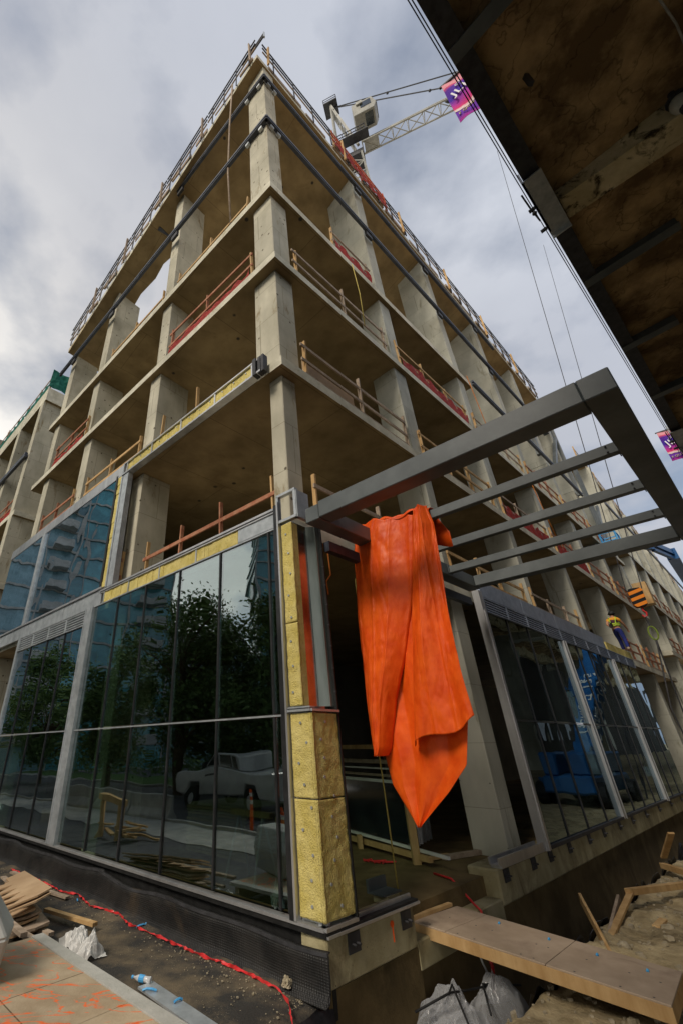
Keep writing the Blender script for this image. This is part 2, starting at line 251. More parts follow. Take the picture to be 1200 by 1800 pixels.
M_jeans = mat('blue_jeans', (0.015, 0.025, 0.14), (0.03, 0.04, 0.22), 9, 0.9)
M_lens = mat('lamp_glass', (0.42, 0.42, 0.36), (0.5, 0.5, 0.45), 6, 0.2, spec=0.7)
M_yel = mat('yellow_metal', (0.72, 0.55, 0.03), (0.8, 0.62, 0.05), 3, 0.5)
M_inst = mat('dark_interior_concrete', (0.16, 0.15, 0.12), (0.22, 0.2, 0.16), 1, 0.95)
M_floor = mat('dusty_floor_slab', (0.50, 0.41, 0.25), (0.66, 0.56, 0.37), 1.8, 0.9, bump=0.15, extra=ex_stain((0.2, 0.15, 0.08), 2.2, 0.55, 0.75, 1))
M_curb = mat('foundation_concrete', (0.34, 0.29, 0.15), (0.50, 0.44, 0.27), 1.8, 0.92, bump=0.35, pits=(9, 0.05, (0.1, 0.085, 0.05)), extra=ex_stain((0.18, 0.14, 0.07), 1.4, 0.5, 0.68, 0.6))
M_found = mat('lower_foundation_wall', (0.12, 0.085, 0.035), (0.22, 0.155, 0.07), 1.3, 0.95, bump=0.3, extra=ex_stain((0.07, 0.05, 0.02), 1.2, 0.5, 0.7, 0.6))

# ------------------------------------------------------------------ mesh builder
class MB:
    def __init__(s): s.v = []; s.f = []
    def add(s, vs, fs):
        k = len(s.v); s.v += [V(p) for p in vs]; s.f += [tuple(i + k for i in f) for f in fs]; return s
    def box(s, O, a, b, c):      # O corner, three edge vectors
        O, a, b, c = V(O), V(a), V(b), V(c)
        p = [O, O + a, O + a + b, O + b, O + c, O + a + c, O + a + b + c, O + b + c]
        f = [(3, 2, 1, 0), (4, 5, 6, 7), (0, 1, 5, 4), (1, 2, 6, 5), (2, 3, 7, 6), (3, 0, 4, 7)]
        if a.cross(b).dot(c) < 0: f = [tuple(reversed(q)) for q in f]
        return s.add(p, f)
    def ab(s, x0, x1, y0, y1, z0, z1): return s.box((x0, y0, z0), (x1 - x0, 0, 0), (0, y1 - y0, 0), (0, 0, z1 - z0))
    def bar(s, p, q, w, h=None, up=Z):   # rectangular bar between two points
        p, q = V(p), V(q); d = (q - p); L = d.length
        if L < 1e-6: return s
        d /= L; h = h or w; a = d.cross(up)
        if a.length < 1e-3: a = d.cross(V((1, 0, 0)))
        a.normalize(); b = a.cross(d)
        return s.box(p - a * w / 2 - b * h / 2, a * w, b * h, d * L)
    def tube(s, pts, r, n=6, cap=True):
        pts = [V(p) for p in pts]; rings = []; prev = None
        for i, p in enumerate(pts):
            d = (pts[min(i + 1, len(pts) - 1)] - pts[max(i - 1, 0)]).normalized()
            a = d.cross(Z) if prev is None else prev - d * prev.dot(d)
            if a.length < 1e-3: a = d.cross(V((1, 0, 0)))
            a.normalize(); prev = a; b = d.cross(a); rr = r[i] if isinstance(r, (list, tuple)) else r
            rings.append([p + (a * math.cos(6.2832 * k / n) + b * math.sin(6.2832 * k / n)) * rr for k in range(n)])
        k0 = len(s.v)
        for g in rings: s.v += g
        for i in range(len(pts) - 1):
            for k in range(n):
                a0 = k0 + i * n + k; a1 = k0 + i * n + (k + 1) % n; s.f.append((a0, a1, a1 + n, a0 + n))
        if cap: s.f.append(tuple(reversed(range(k0, k0 + n)))); s.f.append(tuple(range(k0 + (len(pts) - 1) * n, k0 + len(pts) * n)))
        return s
    def prism(s, poly, z0, z1):   # z0/z1 numbers or functions of the point
        f0 = z0 if callable(z0) else (lambda p: z0); f1 = z1 if callable(z1) else (lambda p: z1)
        poly = [V((p[0], p[1], 0)) for p in poly]; n = len(poly)
        ar = sum(poly[i].x * poly[(i + 1) % n].y - poly[(i + 1) % n].x * poly[i].y for i in range(n))
        if ar < 0: poly.reverse()
        vs = [V((p.x, p.y, f0(p))) for p in poly] + [V((p.x, p.y, f1(p))) for p in poly]
        return s.add(vs, [tuple(reversed(range(n))), tuple(range(n, 2 * n))] + [(i, (i + 1) % n, (i + 1) % n + n, i + n) for i in range(n)])
    def ball(s, c, r, n=8, mseg=6, sc=(1, 1, 1)):
        c = V(c); k0 = len(s.v); s.v.append(c + V((0, 0, -r * sc[2])))
        for i in range(1, mseg):
            t = math.pi * i / mseg - math.pi / 2
            for k in range(n): a = 6.2832 * k / n; s.v.append(c + V((math.cos(t) * math.cos(a) * r * sc[0], math.cos(t) * math.sin(a) * r * sc[1], math.sin(t) * r * sc[2])))
        s.v.append(c + V((0, 0, r * sc[2]))); e = len(s.v) - 1
        for k in range(n): s.f.append((k0, k0 + 1 + (k + 1) % n, k0 + 1 + k)); s.f.append((e, e - n + k, e - n + (k + 1) % n))
        for i in range(mseg - 2):
            for k in range(n): a = k0 + 1 + i * n + k; b = k0 + 1 + i * n + (k + 1) % n; s.f.append((a, b, b + n, a + n))
        return s
    def build(s, name, mt, parent=None, bevel=0, smooth=False, mods=None):
        me = bpy.data.meshes.new(name); off = WORLD.get(parent, V((0, 0, 0))) if parent is not None else V((0, 0, 0))
        me.from_pydata([tuple(p - off) for p in s.v], [], s.f); me.update()
        mts = mt if isinstance(mt, (list, tuple)) else [mt]
        for q in mts: me.materials.append(q)
        o = bpy.data.objects.new(name, me); col.objects.link(o)
        if parent is not None: o.parent = parent; WORLD[o] = off
        if bevel:
            b = o.modifiers.new('bevel', 'BEVEL'); b.width = bevel; b.segments = 1; b.limit_method = 'ANGLE'
        if smooth:
            for p in me.polygons: p.use_smooth = True
        return o
WORLD = {}
def thing(name, loc, label, cat, group=None):
    o = bpy.data.objects.new(name, None); col.objects.link(o); o.location = loc; o.empty_display_size = 0.3
    o['label'] = label; o['category'] = cat
    if group: o['group'] = group
    WORLD[o] = V(loc); return o
def tag(o, label, cat, group=None):
    o['label'] = label; o['category'] = cat
    if group: o['group'] = group
    return o
def struct(o): o['kind'] = 'structure'; return o
def copy_thing(root, loc, rot=0, label=None, scale=None):
    r = root.copy(); col.objects.link(r); r.location = loc; r.rotation_euler = (0, 0, rot)
    if scale: r.scale = scale
    if label: r['label'] = label
    for ch in list(root.children):
        c = ch.copy(); col.objects.link(c); c.parent = r
        for g in list(ch.children):
            d = g.copy(); col.objects.link(d); d.parent = c
    return r
def rb(m, s0, s1, o0, o1, z0, z1, P=G, F=PR):     # box in a facade frame
    u, n = (uR, nR) if F is PR else (uL, nL)
    return m.box(F(s0, o0, z0, P), u * (s1 - s0), n * (o1 - o0), Z * (z1 - z0))
def text_obj(name, txt, size, mt, parent, M4, extrude=0.004):
    cu = bpy.data.curves.new(name, 'FONT'); cu.body = txt; cu.size = size; cu.extrude = extrude; cu.align_x = 'CENTER'; cu.align_y = 'CENTER'
    t = bpy.data.objects.new(name, cu); col.objects.link(t); bpy.context.view_layer.update()
    me = bpy.data.meshes.new_from_object(t); bpy.data.objects.remove(t)
    off = WORLD.get(parent, V((0, 0, 0))); me.transform(Matrix.Translation(-off) @ M4); me.materials.clear(); me.materials.append(mt)
    o = bpy.data.objects.new(name, me); col.objects.link(o); o.parent = parent; WORLD[o] = off; return o
def frameM(O, x, y):
    x = V(x).normalized(); z = x.cross(V(y)).normalized(); y = z.cross(x); m4 = Matrix.Identity(4)
    for i in range(3): m4[i][0] = x[i]; m4[i][1] = y[i]; m4[i][2] = z[i]; m4[i][3] = O[i]
    return m4
exec_parts = []
# ================================================================== THE CONCRETE BUILDING
bld = thing('concrete_building', S + V((0, 4, -2)), 'unfinished concrete frame building with a sharp corner, glazed ground floor and open floors above', 'building')
def inward(p, dL, dR): return p - nL * dL - nR * dR
def L_(s, d=0, P=S): return P + uL * s - nL * d          # plan points behind the left facade
def R_(s, d=0, P=S): return P + uR * s - nR * d
def slab_poly(sL, sR, dL=13, dR=13):
    return [S, L_(sL), L_(sL, dL), S + uL * 13.6 + uR * 13.6, R_(sR, dR), R_(sR)]
def roof_z(p):
    d = V((p.x, p.y, 0)) - S; s1 = max(0, d.dot(uL)); 
    # solve plan coordinates on the skew axes
    det = uL.x * uR.y - uL.y * uR.x; a = (d.x * uR.y - d.y * uR.x) / det; b = (uL.x * d.y - uL.y * d.x) / det
    return 24.6 - 0.30 * a - 0.035 * b
LV = [(3.33, 3.60), (7.47, 7.74), (11.46, 11.72), (15.10, 15.40)]
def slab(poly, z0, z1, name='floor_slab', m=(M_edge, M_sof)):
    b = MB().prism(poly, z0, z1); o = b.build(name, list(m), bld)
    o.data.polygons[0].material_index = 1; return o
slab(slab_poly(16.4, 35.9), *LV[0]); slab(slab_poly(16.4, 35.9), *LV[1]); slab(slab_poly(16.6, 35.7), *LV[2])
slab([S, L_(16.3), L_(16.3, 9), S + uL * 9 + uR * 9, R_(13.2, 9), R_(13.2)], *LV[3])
# roof slab with a rough, chipped formwork edge; an opening in the left wing shows the sky
Sr = S + nL * 0.33
def Lr(s, d=0): return Sr + uL * s - nL * d
for poly in ([Lr(0), Lr(7.2), Lr(7.2, 7), S + uL * 7.4 + uR * 9, S + uL * 7.4 + uR * 13, R_(30, 8), R_(30)],
             [Lr(7.2), Lr(13.1), Lr(13.1, 1.35), Lr(11.3, 1.5), Lr(10.2, 1.42), Lr(9.1, 1.58), Lr(8.3, 1.5), Lr(7.2, 1.75)],
             [Lr(13.1), Lr(15.3), Lr(15.3, 7), Lr(13.1, 7)]):
    slab(poly, roof_z, lambda p: roof_z(p) + 0.30, 'roof_slab')
chip = MB(); random.seed(3)
s = 0.2
while s < 15.0:
    l = random.uniform(0.5, 1.6); p = Lr(s); zz = roof_z(p)
    MB().box(p + Z * (zz + 0.24), uL * l, nL * random.uniform(0.03, 0.09), Z * random.uniform(0.12, 0.28)).build('formwork_edge', M_woodold, bld); s += l + random.uniform(0.1, 0.6)
s = 0.3
while s < 29:
    l = random.uniform(0.6, 2.0); p = R_(s); zz = roof_z(p)
    MB().box(p + Z * (zz + 0.22), uR * l, nR * random.uniform(0.03, 0.09), Z * random.uniform(0.14, 0.3)).build('formwork_edge', M_woodold, bld); s += l + random.uniform(0.1, 0.8)
# corner column, a different section on each storey
def cornercol(wl, wr, z0, z1, e=0.0):
    p = S + uL * e + uR * e
    MB().prism([p, p + uL * wl, p + uL * wl + uR * wr, p + uR * wr], z0, z1).build('column', M_con, bld, bevel=0.015)
cornercol(0.38, 0.44, 3.60, 7.47, 0.24); cornercol(0.78, 0.66, 7.74, 11.46, 0.27); cornercol(0.74, 0.66, 11.72, 15.10, 0.2); cornercol(0.85, 0.56, 15.40, roof_z, 0.03)
def fin(F, s0, s1, d, z0, z1, m=M_conB, name='column'):
    k = 0.15 if F == 'R' else 0.2
    if F == 'R': s0, s1 = (s0 + 4.9) * 1.032 - 4.9, (s1 + 4.9) * 1.032 - 4.9; poly = [R_(s0, k), R_(s1, k), R_(s1, d + k), R_(s0, d + k)]
    else: s0, s1 = (s0 + 4.31) * 1.037 - 4.31, (s1 + 4.31) * 1.037 - 4.31; poly = [L_(s0, k), L_(s1, k), L_(s1, d + k), L_(s0, d + k)]
    o = MB().prism(poly, z0, z1).build(name, m, bld, bevel=0.012); return o
# left facade fins
for (a, b) in ((5.02, 5.55), (10.28, 10.88)): fin('L', a, b, 1.25, 15.40, roof_z, M_con)
fin('L', 14.45, 15.05, 1.25, 15.40, roof_z, M_con)
for z0, z1 in ((11.72, 15.10),): [fin('L', a, b, 1.2, z0, z1, M_con) for a, b in ((5.0, 5.55), (10.42, 11.0), (14.6, 15.15))]
for z0, z1 in ((7.74, 11.46),): [fin('L', a, b, 1.2, z0, z1, M_con) for a, b in ((5.18, 5.75), (10.0, 10.6), (14.1, 14.7))]
for z0, z1 in ((3.60, 7.47), (-2.05, 3.33)): [fin('L', a, b, 1.0, z0, z1, M_con) for a, b in ((5.5, 6.1), (10.6, 11.2), (15.3, 15.9))]
# right facade fins
RC = [6.12, 12.1, 18.0, 23.6, 28.7, 34.3]
for i, e in enumerate(RC):
    if i < 5: fin('R', e - 0.62, e, 1.5, 15.40 if i < 2 else 15.5, roof_z)
    if i >= 2: fin('R', e - 0.6, e, 1.2, 11.72, 15.5 if i < 5 else 16.5)
    else: fin('R', e - 0.66, e, .85, 11.72, 15.10)
    fin('R', e - 0.70, e, .85, 7.74, 11.46); fin('R', e - 0.45, e, .95, 3.60, 7.47); fin('R', e - 0.6, e, .75, -2.05, 3.33)
# dark walls added deep inside so the open floors go dark
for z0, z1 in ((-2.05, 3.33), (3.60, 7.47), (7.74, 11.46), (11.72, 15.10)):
    MB().prism([L_(16.2, 8.5), L_(16.2, 8.8), S + uL * 9.1 + uR * 9.1, R_(35.6, 8.8), R_(35.6, 8.5), S + uL * 8.8 + uR * 8.8], z0, z1).build('added_core_wall', M_inst, bld)
    for sx in (14.9,): MB().prism([L_(sx + .9, 3), L_(sx + 1.1, 3), L_(sx + 1.1, 8.5), L_(sx + .9, 8.5)], z0, z1).build('added_core_wall', M_inst, bld)
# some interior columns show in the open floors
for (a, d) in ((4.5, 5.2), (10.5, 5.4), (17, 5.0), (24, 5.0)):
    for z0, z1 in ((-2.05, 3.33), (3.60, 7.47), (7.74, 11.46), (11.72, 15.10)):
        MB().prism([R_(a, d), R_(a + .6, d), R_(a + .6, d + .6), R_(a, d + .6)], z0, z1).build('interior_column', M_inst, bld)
# floor slab, foundation curb and wall
slab([L_(16.4, -.1), inward(S, 0.0, 0.0), R_(36, .0), R_(36, 13), S + uL * 13.6 + uR * 13.6, L_(16.4, 13)], -2.35, -2.05, 'ground_floor_slab', (M_found, M_found)).data.polygons[1].material_index = 0
bld.children[-1].data.materials[0] = M_floor
cur = MB()
rb(cur, 0.0, 1.78, -0.42, -0.01, -2.36, -1.93); cur.build('foundation_curb', M_curb, bld, bevel=0.02)
cur = MB(); rb(cur, 4.42, 36.0, -0.55, -0.012, -2.42, -1.93); cur.build('foundation_curb', M_curb, bld, bevel=0.03)
cur = MB(); rb(cur, 1.78, 4.42, -0.3, -0.02, -2.6, -2.31); cur.build('entrance_ledge', M_curb, bld, bevel=0.015)
cur = MB(); rb(cur, 0.0, 1.80, -0.6, -0.03, -4.6, -2.365); rb(cur, 1.80, 4.4, -0.6, -0.1, -4.6, -2.61); rb(cur, 4.4, 37, -0.7, -0.12, -4.6, -2.425); cur.build('foundation_wall', M_found, bld)
cur = MB(); rb(cur, 0.02, 16.5, -0.42, -0.06, -2.6, -1.93, G, PL); cur.build('foundation_curb', M_black, bld)  # coloured black as the dark gap between sill and skirt
pl = MB(); random.seed(5)
for s0 in (0.35, 1.45, 4.62, 5.85, 6.75, 7.9, 9.3, 10.5, 12.0, 13.4, 15.1, 17, 19, 21):
    p = MB(); rb(p, s0, s0 + .22, 0.0, 0.012, -2.13, -1.95); 
    for dx_ in (.07, .15): p.tube([PR(s0 + dx_, .01, -2.05), PR(s0 + dx_, .07, -2.05)], .014, 6)
    p.build('anchor_plate', M_dark, bld)
# steel facade rails on the top storeys
def frail(F, P, s0, s1, z, h=.26, o0=.02, o1=.14, name='facade_steel_beam'):
    b = MB(); rb(b, s0, s1, o0, o1 * .45, z, z + h, P, F); rb(b, s0, s1, o1 * .45, o1, z + h * .62, z + h, P, F); rb(b, s0, s1, o1 * .45, o1, z, z + h * .16, P, F)
    return b.build(name, M_facsteel, bld)
frail(PL, S, -0.1, 16.6, 19.30); frail(PR, S, -0.1, 27.0, 19.30)
frail(PL, S, -0.1, 9.0, 22.95); frail(PR, S, -0.1, 20.4, 22.95)
frail(PR, S, 13.2, 30.0, 15.25)
for s_ in (5.3, 10.6, 14.8):
    for z_ in (19.2, 22.85):
        if s_ < 9 or z_ < 20: b = MB(); rb(b, s_ - .2, s_ + .2, .0, .1, z_ - .2, z_ + .1, S, PL); b.build('beam_bracket', M_dark, bld)
for s_ in RC[:4]:
    for z_ in (19.2, 22.85):
        if s_ < 20 or z_ < 20: b = MB(); rb(b, s_ - .5, s_ - .1, .0, .1, z_ - .2, z_ + .1, S, PR); b.build('beam_bracket', M_dark, bld)
for F, a in ((PL, .15), (PL, .8), (PR, .12), (PR, .45)):
    for z_ in (19.14, 22.8): b = MB(); rb(b, a, a + .16, .0, .1, z_, z_ + .14, S, F); b.build('beam_bracket', M_galv, bld)
# angled steel braces at the far end of the right facade
for (s0, z0_, s1, z1_) in ((22.5, 15.5, 23.3, 19.3), (25.2, 15.4, 30, 20.5), (27, 19.4, 30.2, 23.2), (31.5, 11.8, 35.6, 16.5), (30.2, 15.5, 30.4, 23.2), (33, 11.8, 33, 19)):
    b = MB(); b.bar(PR(s0, -.1, z0_, S), PR(s1, -.1, z1_, S), .22); b.build('steel_brace', M_steel, bld)
# soffit smudge plate under the roof
b = MB(); b.box(Lr(7.1, .4) + Z * (roof_z(Lr(7.1, .4)) - .06), uL * 1.1, -nL * .6, Z * .05); b.build('soffit_plate', M_facsteel, bld)

# ------------------------------------------------------------------ glazing of the left facade
def pane(F, s0, s1, z0, z1, mt, par, o=-.03, P=G, name='glass_pane'):
    b = MB(); rb(b, s0, s1, o - .02, o, z0, z1, P, F); return b.build(name, mt, par)
def mbar(b, F, s0, s1, z0, z1, o0=-.06, o1=.0, P=G): rb(b, s0, s1, o0, o1, z0, z1, P, F)
# first bay
fr = MB()
for s_ in (0.55, 0.70, 2.0, 3.33, 4.66, 5.93): mbar(fr, PL, s_ - .018, s_ + .018, -1.80, 3.42, -.07, -.006)
mbar(fr, PL, .44, .52, -1.85, 3.86, -.08, .03)
cw = fr.build('curtain_wall_frame', M_mull, bld)
ed = [.56, .70, 2.0, 3.33, 4.66, 5.93, 7.2]
for a, b_ in zip(ed[:-1], ed[1:]):
    pane(PL, a + .02, b_ - .02, -1.78, .36, M_glass, cw); pane(PL, a + .02, b_ - .02, .42, 3.40, M_glass, cw)
b = MB(); mbar(b, PL, .55, 7.2, .375, .40, -.05, -.002); b.build('transom', M_galv, cw); b = MB(); mbar(b, PL, .53, 7.2, 3.405, 3.43, -.05, .002); b.build('transom', M_galv, cw)
b = MB(); mbar(b, PL, .02, 13.0, -1.875, -1.84, -.1, .03); b.build('sill', M_alu, cw); b = MB(); mbar(b, PL, .0, 13.0, -1.93, -1.876, -.1, .015); b.build('sill_gap_strip', M_black, cw)  # black strip stands in for the shaded gap under the sill
b = MB(); mbar(b, PL, .40, .435, -1.84, 3.9, -.05, .045); b.build('corner_trim', M_alu, cw)
for a, b_ in ((1.50, 2.76), (2.80, 4.12), (4.16, 5.48), (5.52, 6.72)):
    q = MB(); n_ = 10
    for k in range(n_):
        x0 = a + (b_ - a) * k / n_; rb(q, x0, x0 + (b_ - a) / n_, -.1, -.022 + random.uniform(-.008, .008), 3.45, 3.73, G, PL)
    q.build('insulation_panel', M_wool, cw)
    q = MB(); mbar(q, PL, b_, b_ + .04, 3.43, 3.80, -.06, 0); q.build('insulation_divider', M_galv, cw)
b = MB(); mbar(b, PL, .55, 1.48, 3.45, 3.78, -.08, -.01); b.build('spandrel_panel', M_galv, cw)
b = MB(); mbar(b, PL, .5, 7.0, 3.775, 3.82, -.16, .03); mbar(b, PL, .5, 7.0, 3.73, 3.755, -.06, .012); b.build('cap_rail', M_alu, cw)
# open aluminium box at the corner head
b = MB()
for (a, c) in ((0.0, .05), (.40, .45)): mbar(b, PL, a, c, 3.46, 4.02, -.06, .02)
mbar(b, PL, .0, .45, 4.0, 4.05, -.06, .02); mbar(b, PL, 0, .45, 3.46, 3.51, -.06, .03)
rb(b, 0.0, .30, -.05, .02, 3.46, 4.0); b.build('corner_head_frame', M_galv, bld)
# big white mullions and second bay
b = MB(); mbar(b, PL, 7.2, 7.62, -1.84, 3.42, -.1, .03); mbar(b, PL, 7.2, 7.25, -1.84, 3.42, .03, .05); mbar(b, PL, 7.57, 7.62, -1.84, 3.42, .03, .05); wm = b.build('wide_mullion', M_galv, bld)
fr = MB()
for s_ in (8.85, 10.1, 11.4): mbar(fr, PL, s_ - .018, s_ + .018, -1.8, 2.98, -.07, -.006)
cw2 = fr.build('curtain_wall_frame', M_mull, bld)
ed = [7.62, 8.85, 10.1, 11.4, 12.55]
for a, b_ in zip(ed[:-1], ed[1:]):
    pane(PL, a + .02, b_ - .02, -1.78, .36, M_glass, cw2); pane(PL, a + .02, b_ - .02, .42, 2.95, M_glassup, cw2)
b = MB(); mbar(b, PL, 7.62, 12.55, .375, .40, -.05, -.002); b.build('transom', M_galv, cw2)
b = MB(); mbar(b, PL, 12.55, 12.72, -1.84, 3.42, -.1, .02); b.build('wide_mullion', M_galv, bld)
def louvre(F, s0, s1, z0, z1, par, mt, blades=4):
    b = MB(); mbar(b, F, s0, s1, z0, z0 + .03, -.05, .02); mbar(b, F, s0, s1, z1 - .03, z1, -.05, .02)
    mbar(b, F, s0, s0 + .05, z0, z1, -.05, .018); mbar(b, F, s1 - .05, s1, z0, z1, -.05, .018)
    for k in range(blades):
        z_ = z0 + .05 + (z1 - z0 - .1) * (k + .5) / blades; mbar(b, F, s0 + .05, s1 - .05, z_ - .016, z_ + .016, -.05, .012)
    l = b.build('louvre', mt, par); q = MB(); mbar(q, F, s0 + .03, s1 - .03, z0 + .02, z1 - .02, -.12, -.08); q.build('louvre_backing', M_black, l); return l
for k in range(4): louvre(PL, 7.62 + k * 1.23, 7.62 + (k + 1) * 1.23, 2.98, 3.38, bld, M_galv)
for k, (a, b_) in enumerate(((6.9, 7.9), (7.9, 9.3), (9.3, 10.7), (10.7, 12.1), (12.1, 13.5), (13.5, 15.0), (15.0, 16.4))):
    b = MB(); mbar(b, PL, a + .006, b_ - .006, 3.43, 3.86, -.08, -.01 - .003 * (k % 2)); b.build('spandrel_panel', M_galv, bld)
b = MB(); mbar(b, PL, 6.9, 16.4, 3.865, 3.92, -.1, .04); b.build('cap_rail', M_alu, bld)
# upper row of reflective glass
fr = MB(); mbar(fr, PL, 7.02, 7.12, 3.92, 7.62, -.08, .0); cwu = fr.build('curtain_wall_frame', M_mull, bld)
for a, b_ in ((7.12, 12.5), (12.75, 16.35)): pane(PL, a, b_, 3.93, 7.50, M_glassup, cwu)
b = MB(); mbar(b, PL, 12.5, 12.75, 3.92, 7.5, -.1, .03); b.build('wide_mullion', M_galv, cwu)
for k in range(7):
    a = 6.75 + k * 1.38; b = MB(); mbar(b, PL, a, a + 1.372, 7.52, 7.92, -.1, -.008 - .003 * (k % 2)); b.build('spandrel_panel', M_alu, cwu)
q = MB()
for k in range(24): z_ = 3.92 + k * .166; rb(q, 6.72, 7.0, -.12, -.025 + random.uniform(-.01, .01), z_, z_ + .166, G, PL)
q.build('insulation_strip', M_wool, cwu)
b = MB(); mbar(b, PL, 6.32, 6.62, 3.84, 7.42, -.14, .02); mbar(b, PL, 6.64, 6.72, 3.84, 7.9, -.1, .03); b.build('edge_post', M_galv, bld)
# insulated band hung on the first-floor slab edge
bd = MB(); mbar(bd, PL, .72, 6.7, 7.44, 7.49, -.14, .05); mbar(bd, PL, .72, 6.7, 7.86, 7.90, -.14, .03)
for s_ in (.98, 2.3, 3.7, 5.1, 6.45): mbar(bd, PL, s_, s_ + .05, 7.49, 7.86, -.1, .02)
band = bd.build('slab_edge_frame', M_alu, bld)
for a, b_ in ((1.03, 2.3), (2.35, 3.7), (3.75, 5.1), (5.15, 6.45)):
    q = MB()
    for k in range(9): x0 = a + (b_ - a) * k / 9; rb(q, x0, x0 + (b_ - a) / 9, -.1, -.02 + random.uniform(-.008, .008), 7.49, 7.86, G, PL)
    q.build('insulation_panel', M_wool, band)
    q = MB()
    for k in range(3):
        for zz_ in (7.58, 7.77): q.tube([PL(a + .2 + .42 * k, -.01, zz_), PL(a + .2 + .42 * k, -.004, zz_)], .022, 8)
    q.build('fixing_washer', M_galv, band)
b = MB()
for a, c in ((.62, .70), (.72, .80), (.84, .94)): mbar(b, PL, a, c, 7.42, 7.92, -.1, .04 + .03 * (a > .8))
b.build('stacked_end_plate', M_dark, band)

# ------------------------------------------------------------------ insulated corner pier
def wool_wall(fn, n1, n2, name, par, amp=.011):      # lumpy batt surface fn(u,v) -> point, normal pushed by noise
    b = MB()
    for j in range(n2 + 1):
        for i in range(n1 + 1):
            p, nn = fn(i / n1, j / n2); e = min(1, 6 * min(i, n1 - i) / n1 + .3)
            b.v.append(p + nn * (noise.noise(p * 9) * amp + noise.noise(p * 31) * amp * .55))
    for j in range(n2):
        for i in range(n1): a = j * (n1 + 1) + i; b.f.append((a, a + 1, a + n1 + 2, a + n1 + 1))
    o = b.build(name, M_wool, par, smooth=True); so = o.modifiers.new('thickness', 'SOLIDIFY'); so.thickness = .04; so.offset = 0; return o
pier = MB(); mbar(pier, PL, .03, .40, -1.84, .42, -.12, -.07); mbar(pier, PL, .17, .40, .42, 3.46, -.12, -.07); rb(pier, 0.03, .58, -.14, -.09, -1.84, .42); rb(pier, .2, .58, -.28, -.24, .42, 3.46); pier = pier.build('corner_pier', M_galv, bld)
for za, zb in ((-1.80, -.62), (-.605, .40)):
    wool_wall(lambda u, v: (PL(.38 - .38 * u, -.03, za + (zb - za) * v), nL), 16, 48, 'insulation_batt', pier)
    wool_wall(lambda u, v: (PR(.0 + .56 * u, -.03, za + (zb - za) * v), nR), 22, 48, 'insulation_batt', pier)
for za, zb in ((.50, 1.68), (1.695, 3.42)): wool_wall(lambda u, v: (PL(.38 - .23 * u, -.03, za + (zb - za) * v), nL), 12, 56, 'insulation_batt', pier)
b = MB(); b.box(PL(.15, -.05, .5), uL * .03, -nL * .12, Z * 2.92); b.build('insulation_side', M_wool, pier)
random.seed(9)
for (f, w_, z0, z1, n_) in ((0, .38, -1.8, .4, 9), (1, .56, -1.8, .4, 10), (2, .23, .5, 3.4, 8)):
    for k in range(n_):
        z_ = z0 + (z1 - z0) * (k + .5) / n_; s_ = w_ * random.uniform(.25, .75)
        q = MB(); F = PR if f == 1 else PL
        if f == 2: s_ = .17 + s_ * .8
        q.tube([F(s_, -.02, z_), F(s_, .004, z_)], .018, 8); q.build('fixing_washer', M_galv, pier)
b = MB(); mbar(b, PL, 0, .44, .42, .45, -.1, .03); mbar(b, PL, 0, .44, .465, .485, -.1, .015); rb(b, 0.0, .58, -.2, .03, .42, .45); b.build('pier_transom', M_galv, pier)
b = MB(); rb(b, .0, .58, -.10, .01, -1.875, -1.84); rb(b, .0, 1.9, -.02, .03, -1.93, -1.905); rb(b, .58, 1.85, -.10, -.075, -1.93, -1.83); b.build('pier_sill', M_alu, pier); b = MB(); rb(b, .0, 1.88, -.1, .012, -1.903, -1.878); b.build('sill_gap_strip', M_black, pier)
b = MB(); rb(b, .56, .585, -.16, .01, -1.84, 3.46); b.build('edge_gasket', M_black, pier)
# recessed galvanised reveal above the transom, red side inside
b = MB(); rb(b, .10, .38, -.19, -.17, .5, 3.44); b.build('reveal_back', M_reveal, pier)
b = MB(); b.box(PR(.38, -.17, .5), uR * .10 + nR * .10, -nR * .02, Z * 2.94); b.build('reveal_side', M_revd, pier)
b = MB()
for k_ in range(9): b.tube([PR(.565, -.02, .7 + k_ * .33), PR(.565, .02, .7 + k_ * .33)], .012, 6)
b.build('gasket_clip', M_dark, pier)
b = MB(); rb(b, .48, .56, -.10, -.04, .5, 3.44); b.build('reveal_flange', M_revd, pier)

# ------------------------------------------------------------------ glazing of the right facade
fr = MB()
for s_ in (8.25, 9.7, 11.3, 14.2, 15.6, 17.1, 20.1, 21.5): mbar(fr, PR, s_ - .018, s_ + .018, -1.9, 3.0, -.07, -.006)
mbar(fr, PR, 6.9, 22.9, .44, .465, -.05, -.003); cwr = fr.build('curtain_wall_frame', M_mull, bld)
ed = [6.92, 8.25, 9.7, 11.3, 12.7, 14.2, 15.6, 17.1, 18.6, 20.1, 21.5, 22.9]
for a, b_ in zip(ed[:-1], ed[1:]):
    pane(PR, a + .02, b_ - .02, -1.88, .43, M_glassR, cwr); pane(PR, a + .02, b_ - .02, .48, 2.97, M_glassR, cwr)
for s_ in (6.62, 12.62, 18.55):
    if s_ > 7: s_ += .03
    b = MB(); mbar(b, PR, s_, s_ + (.2 if s_ < 7 else .13), -1.93, 3.5 if s_ < 7 else 2.98, -.1, .07 if s_ < 7 else .045); mbar(b, PR, s_ + .05, s_ + .09, -1.93, 2.98, .07, .09); b.build('wide_mullion', M_alu, cwr)
b = MB(); mbar(b, PR, 6.9, 22.9, -1.94, -1.88, -.1, .03); b.build('sill', M_dark, cwr)
for k in range(11): louvre(PR, 6.95 + k * 1.44, 6.95 + (k + 1) * 1.44, 3.0, 3.38, cwr, M_galvblue)
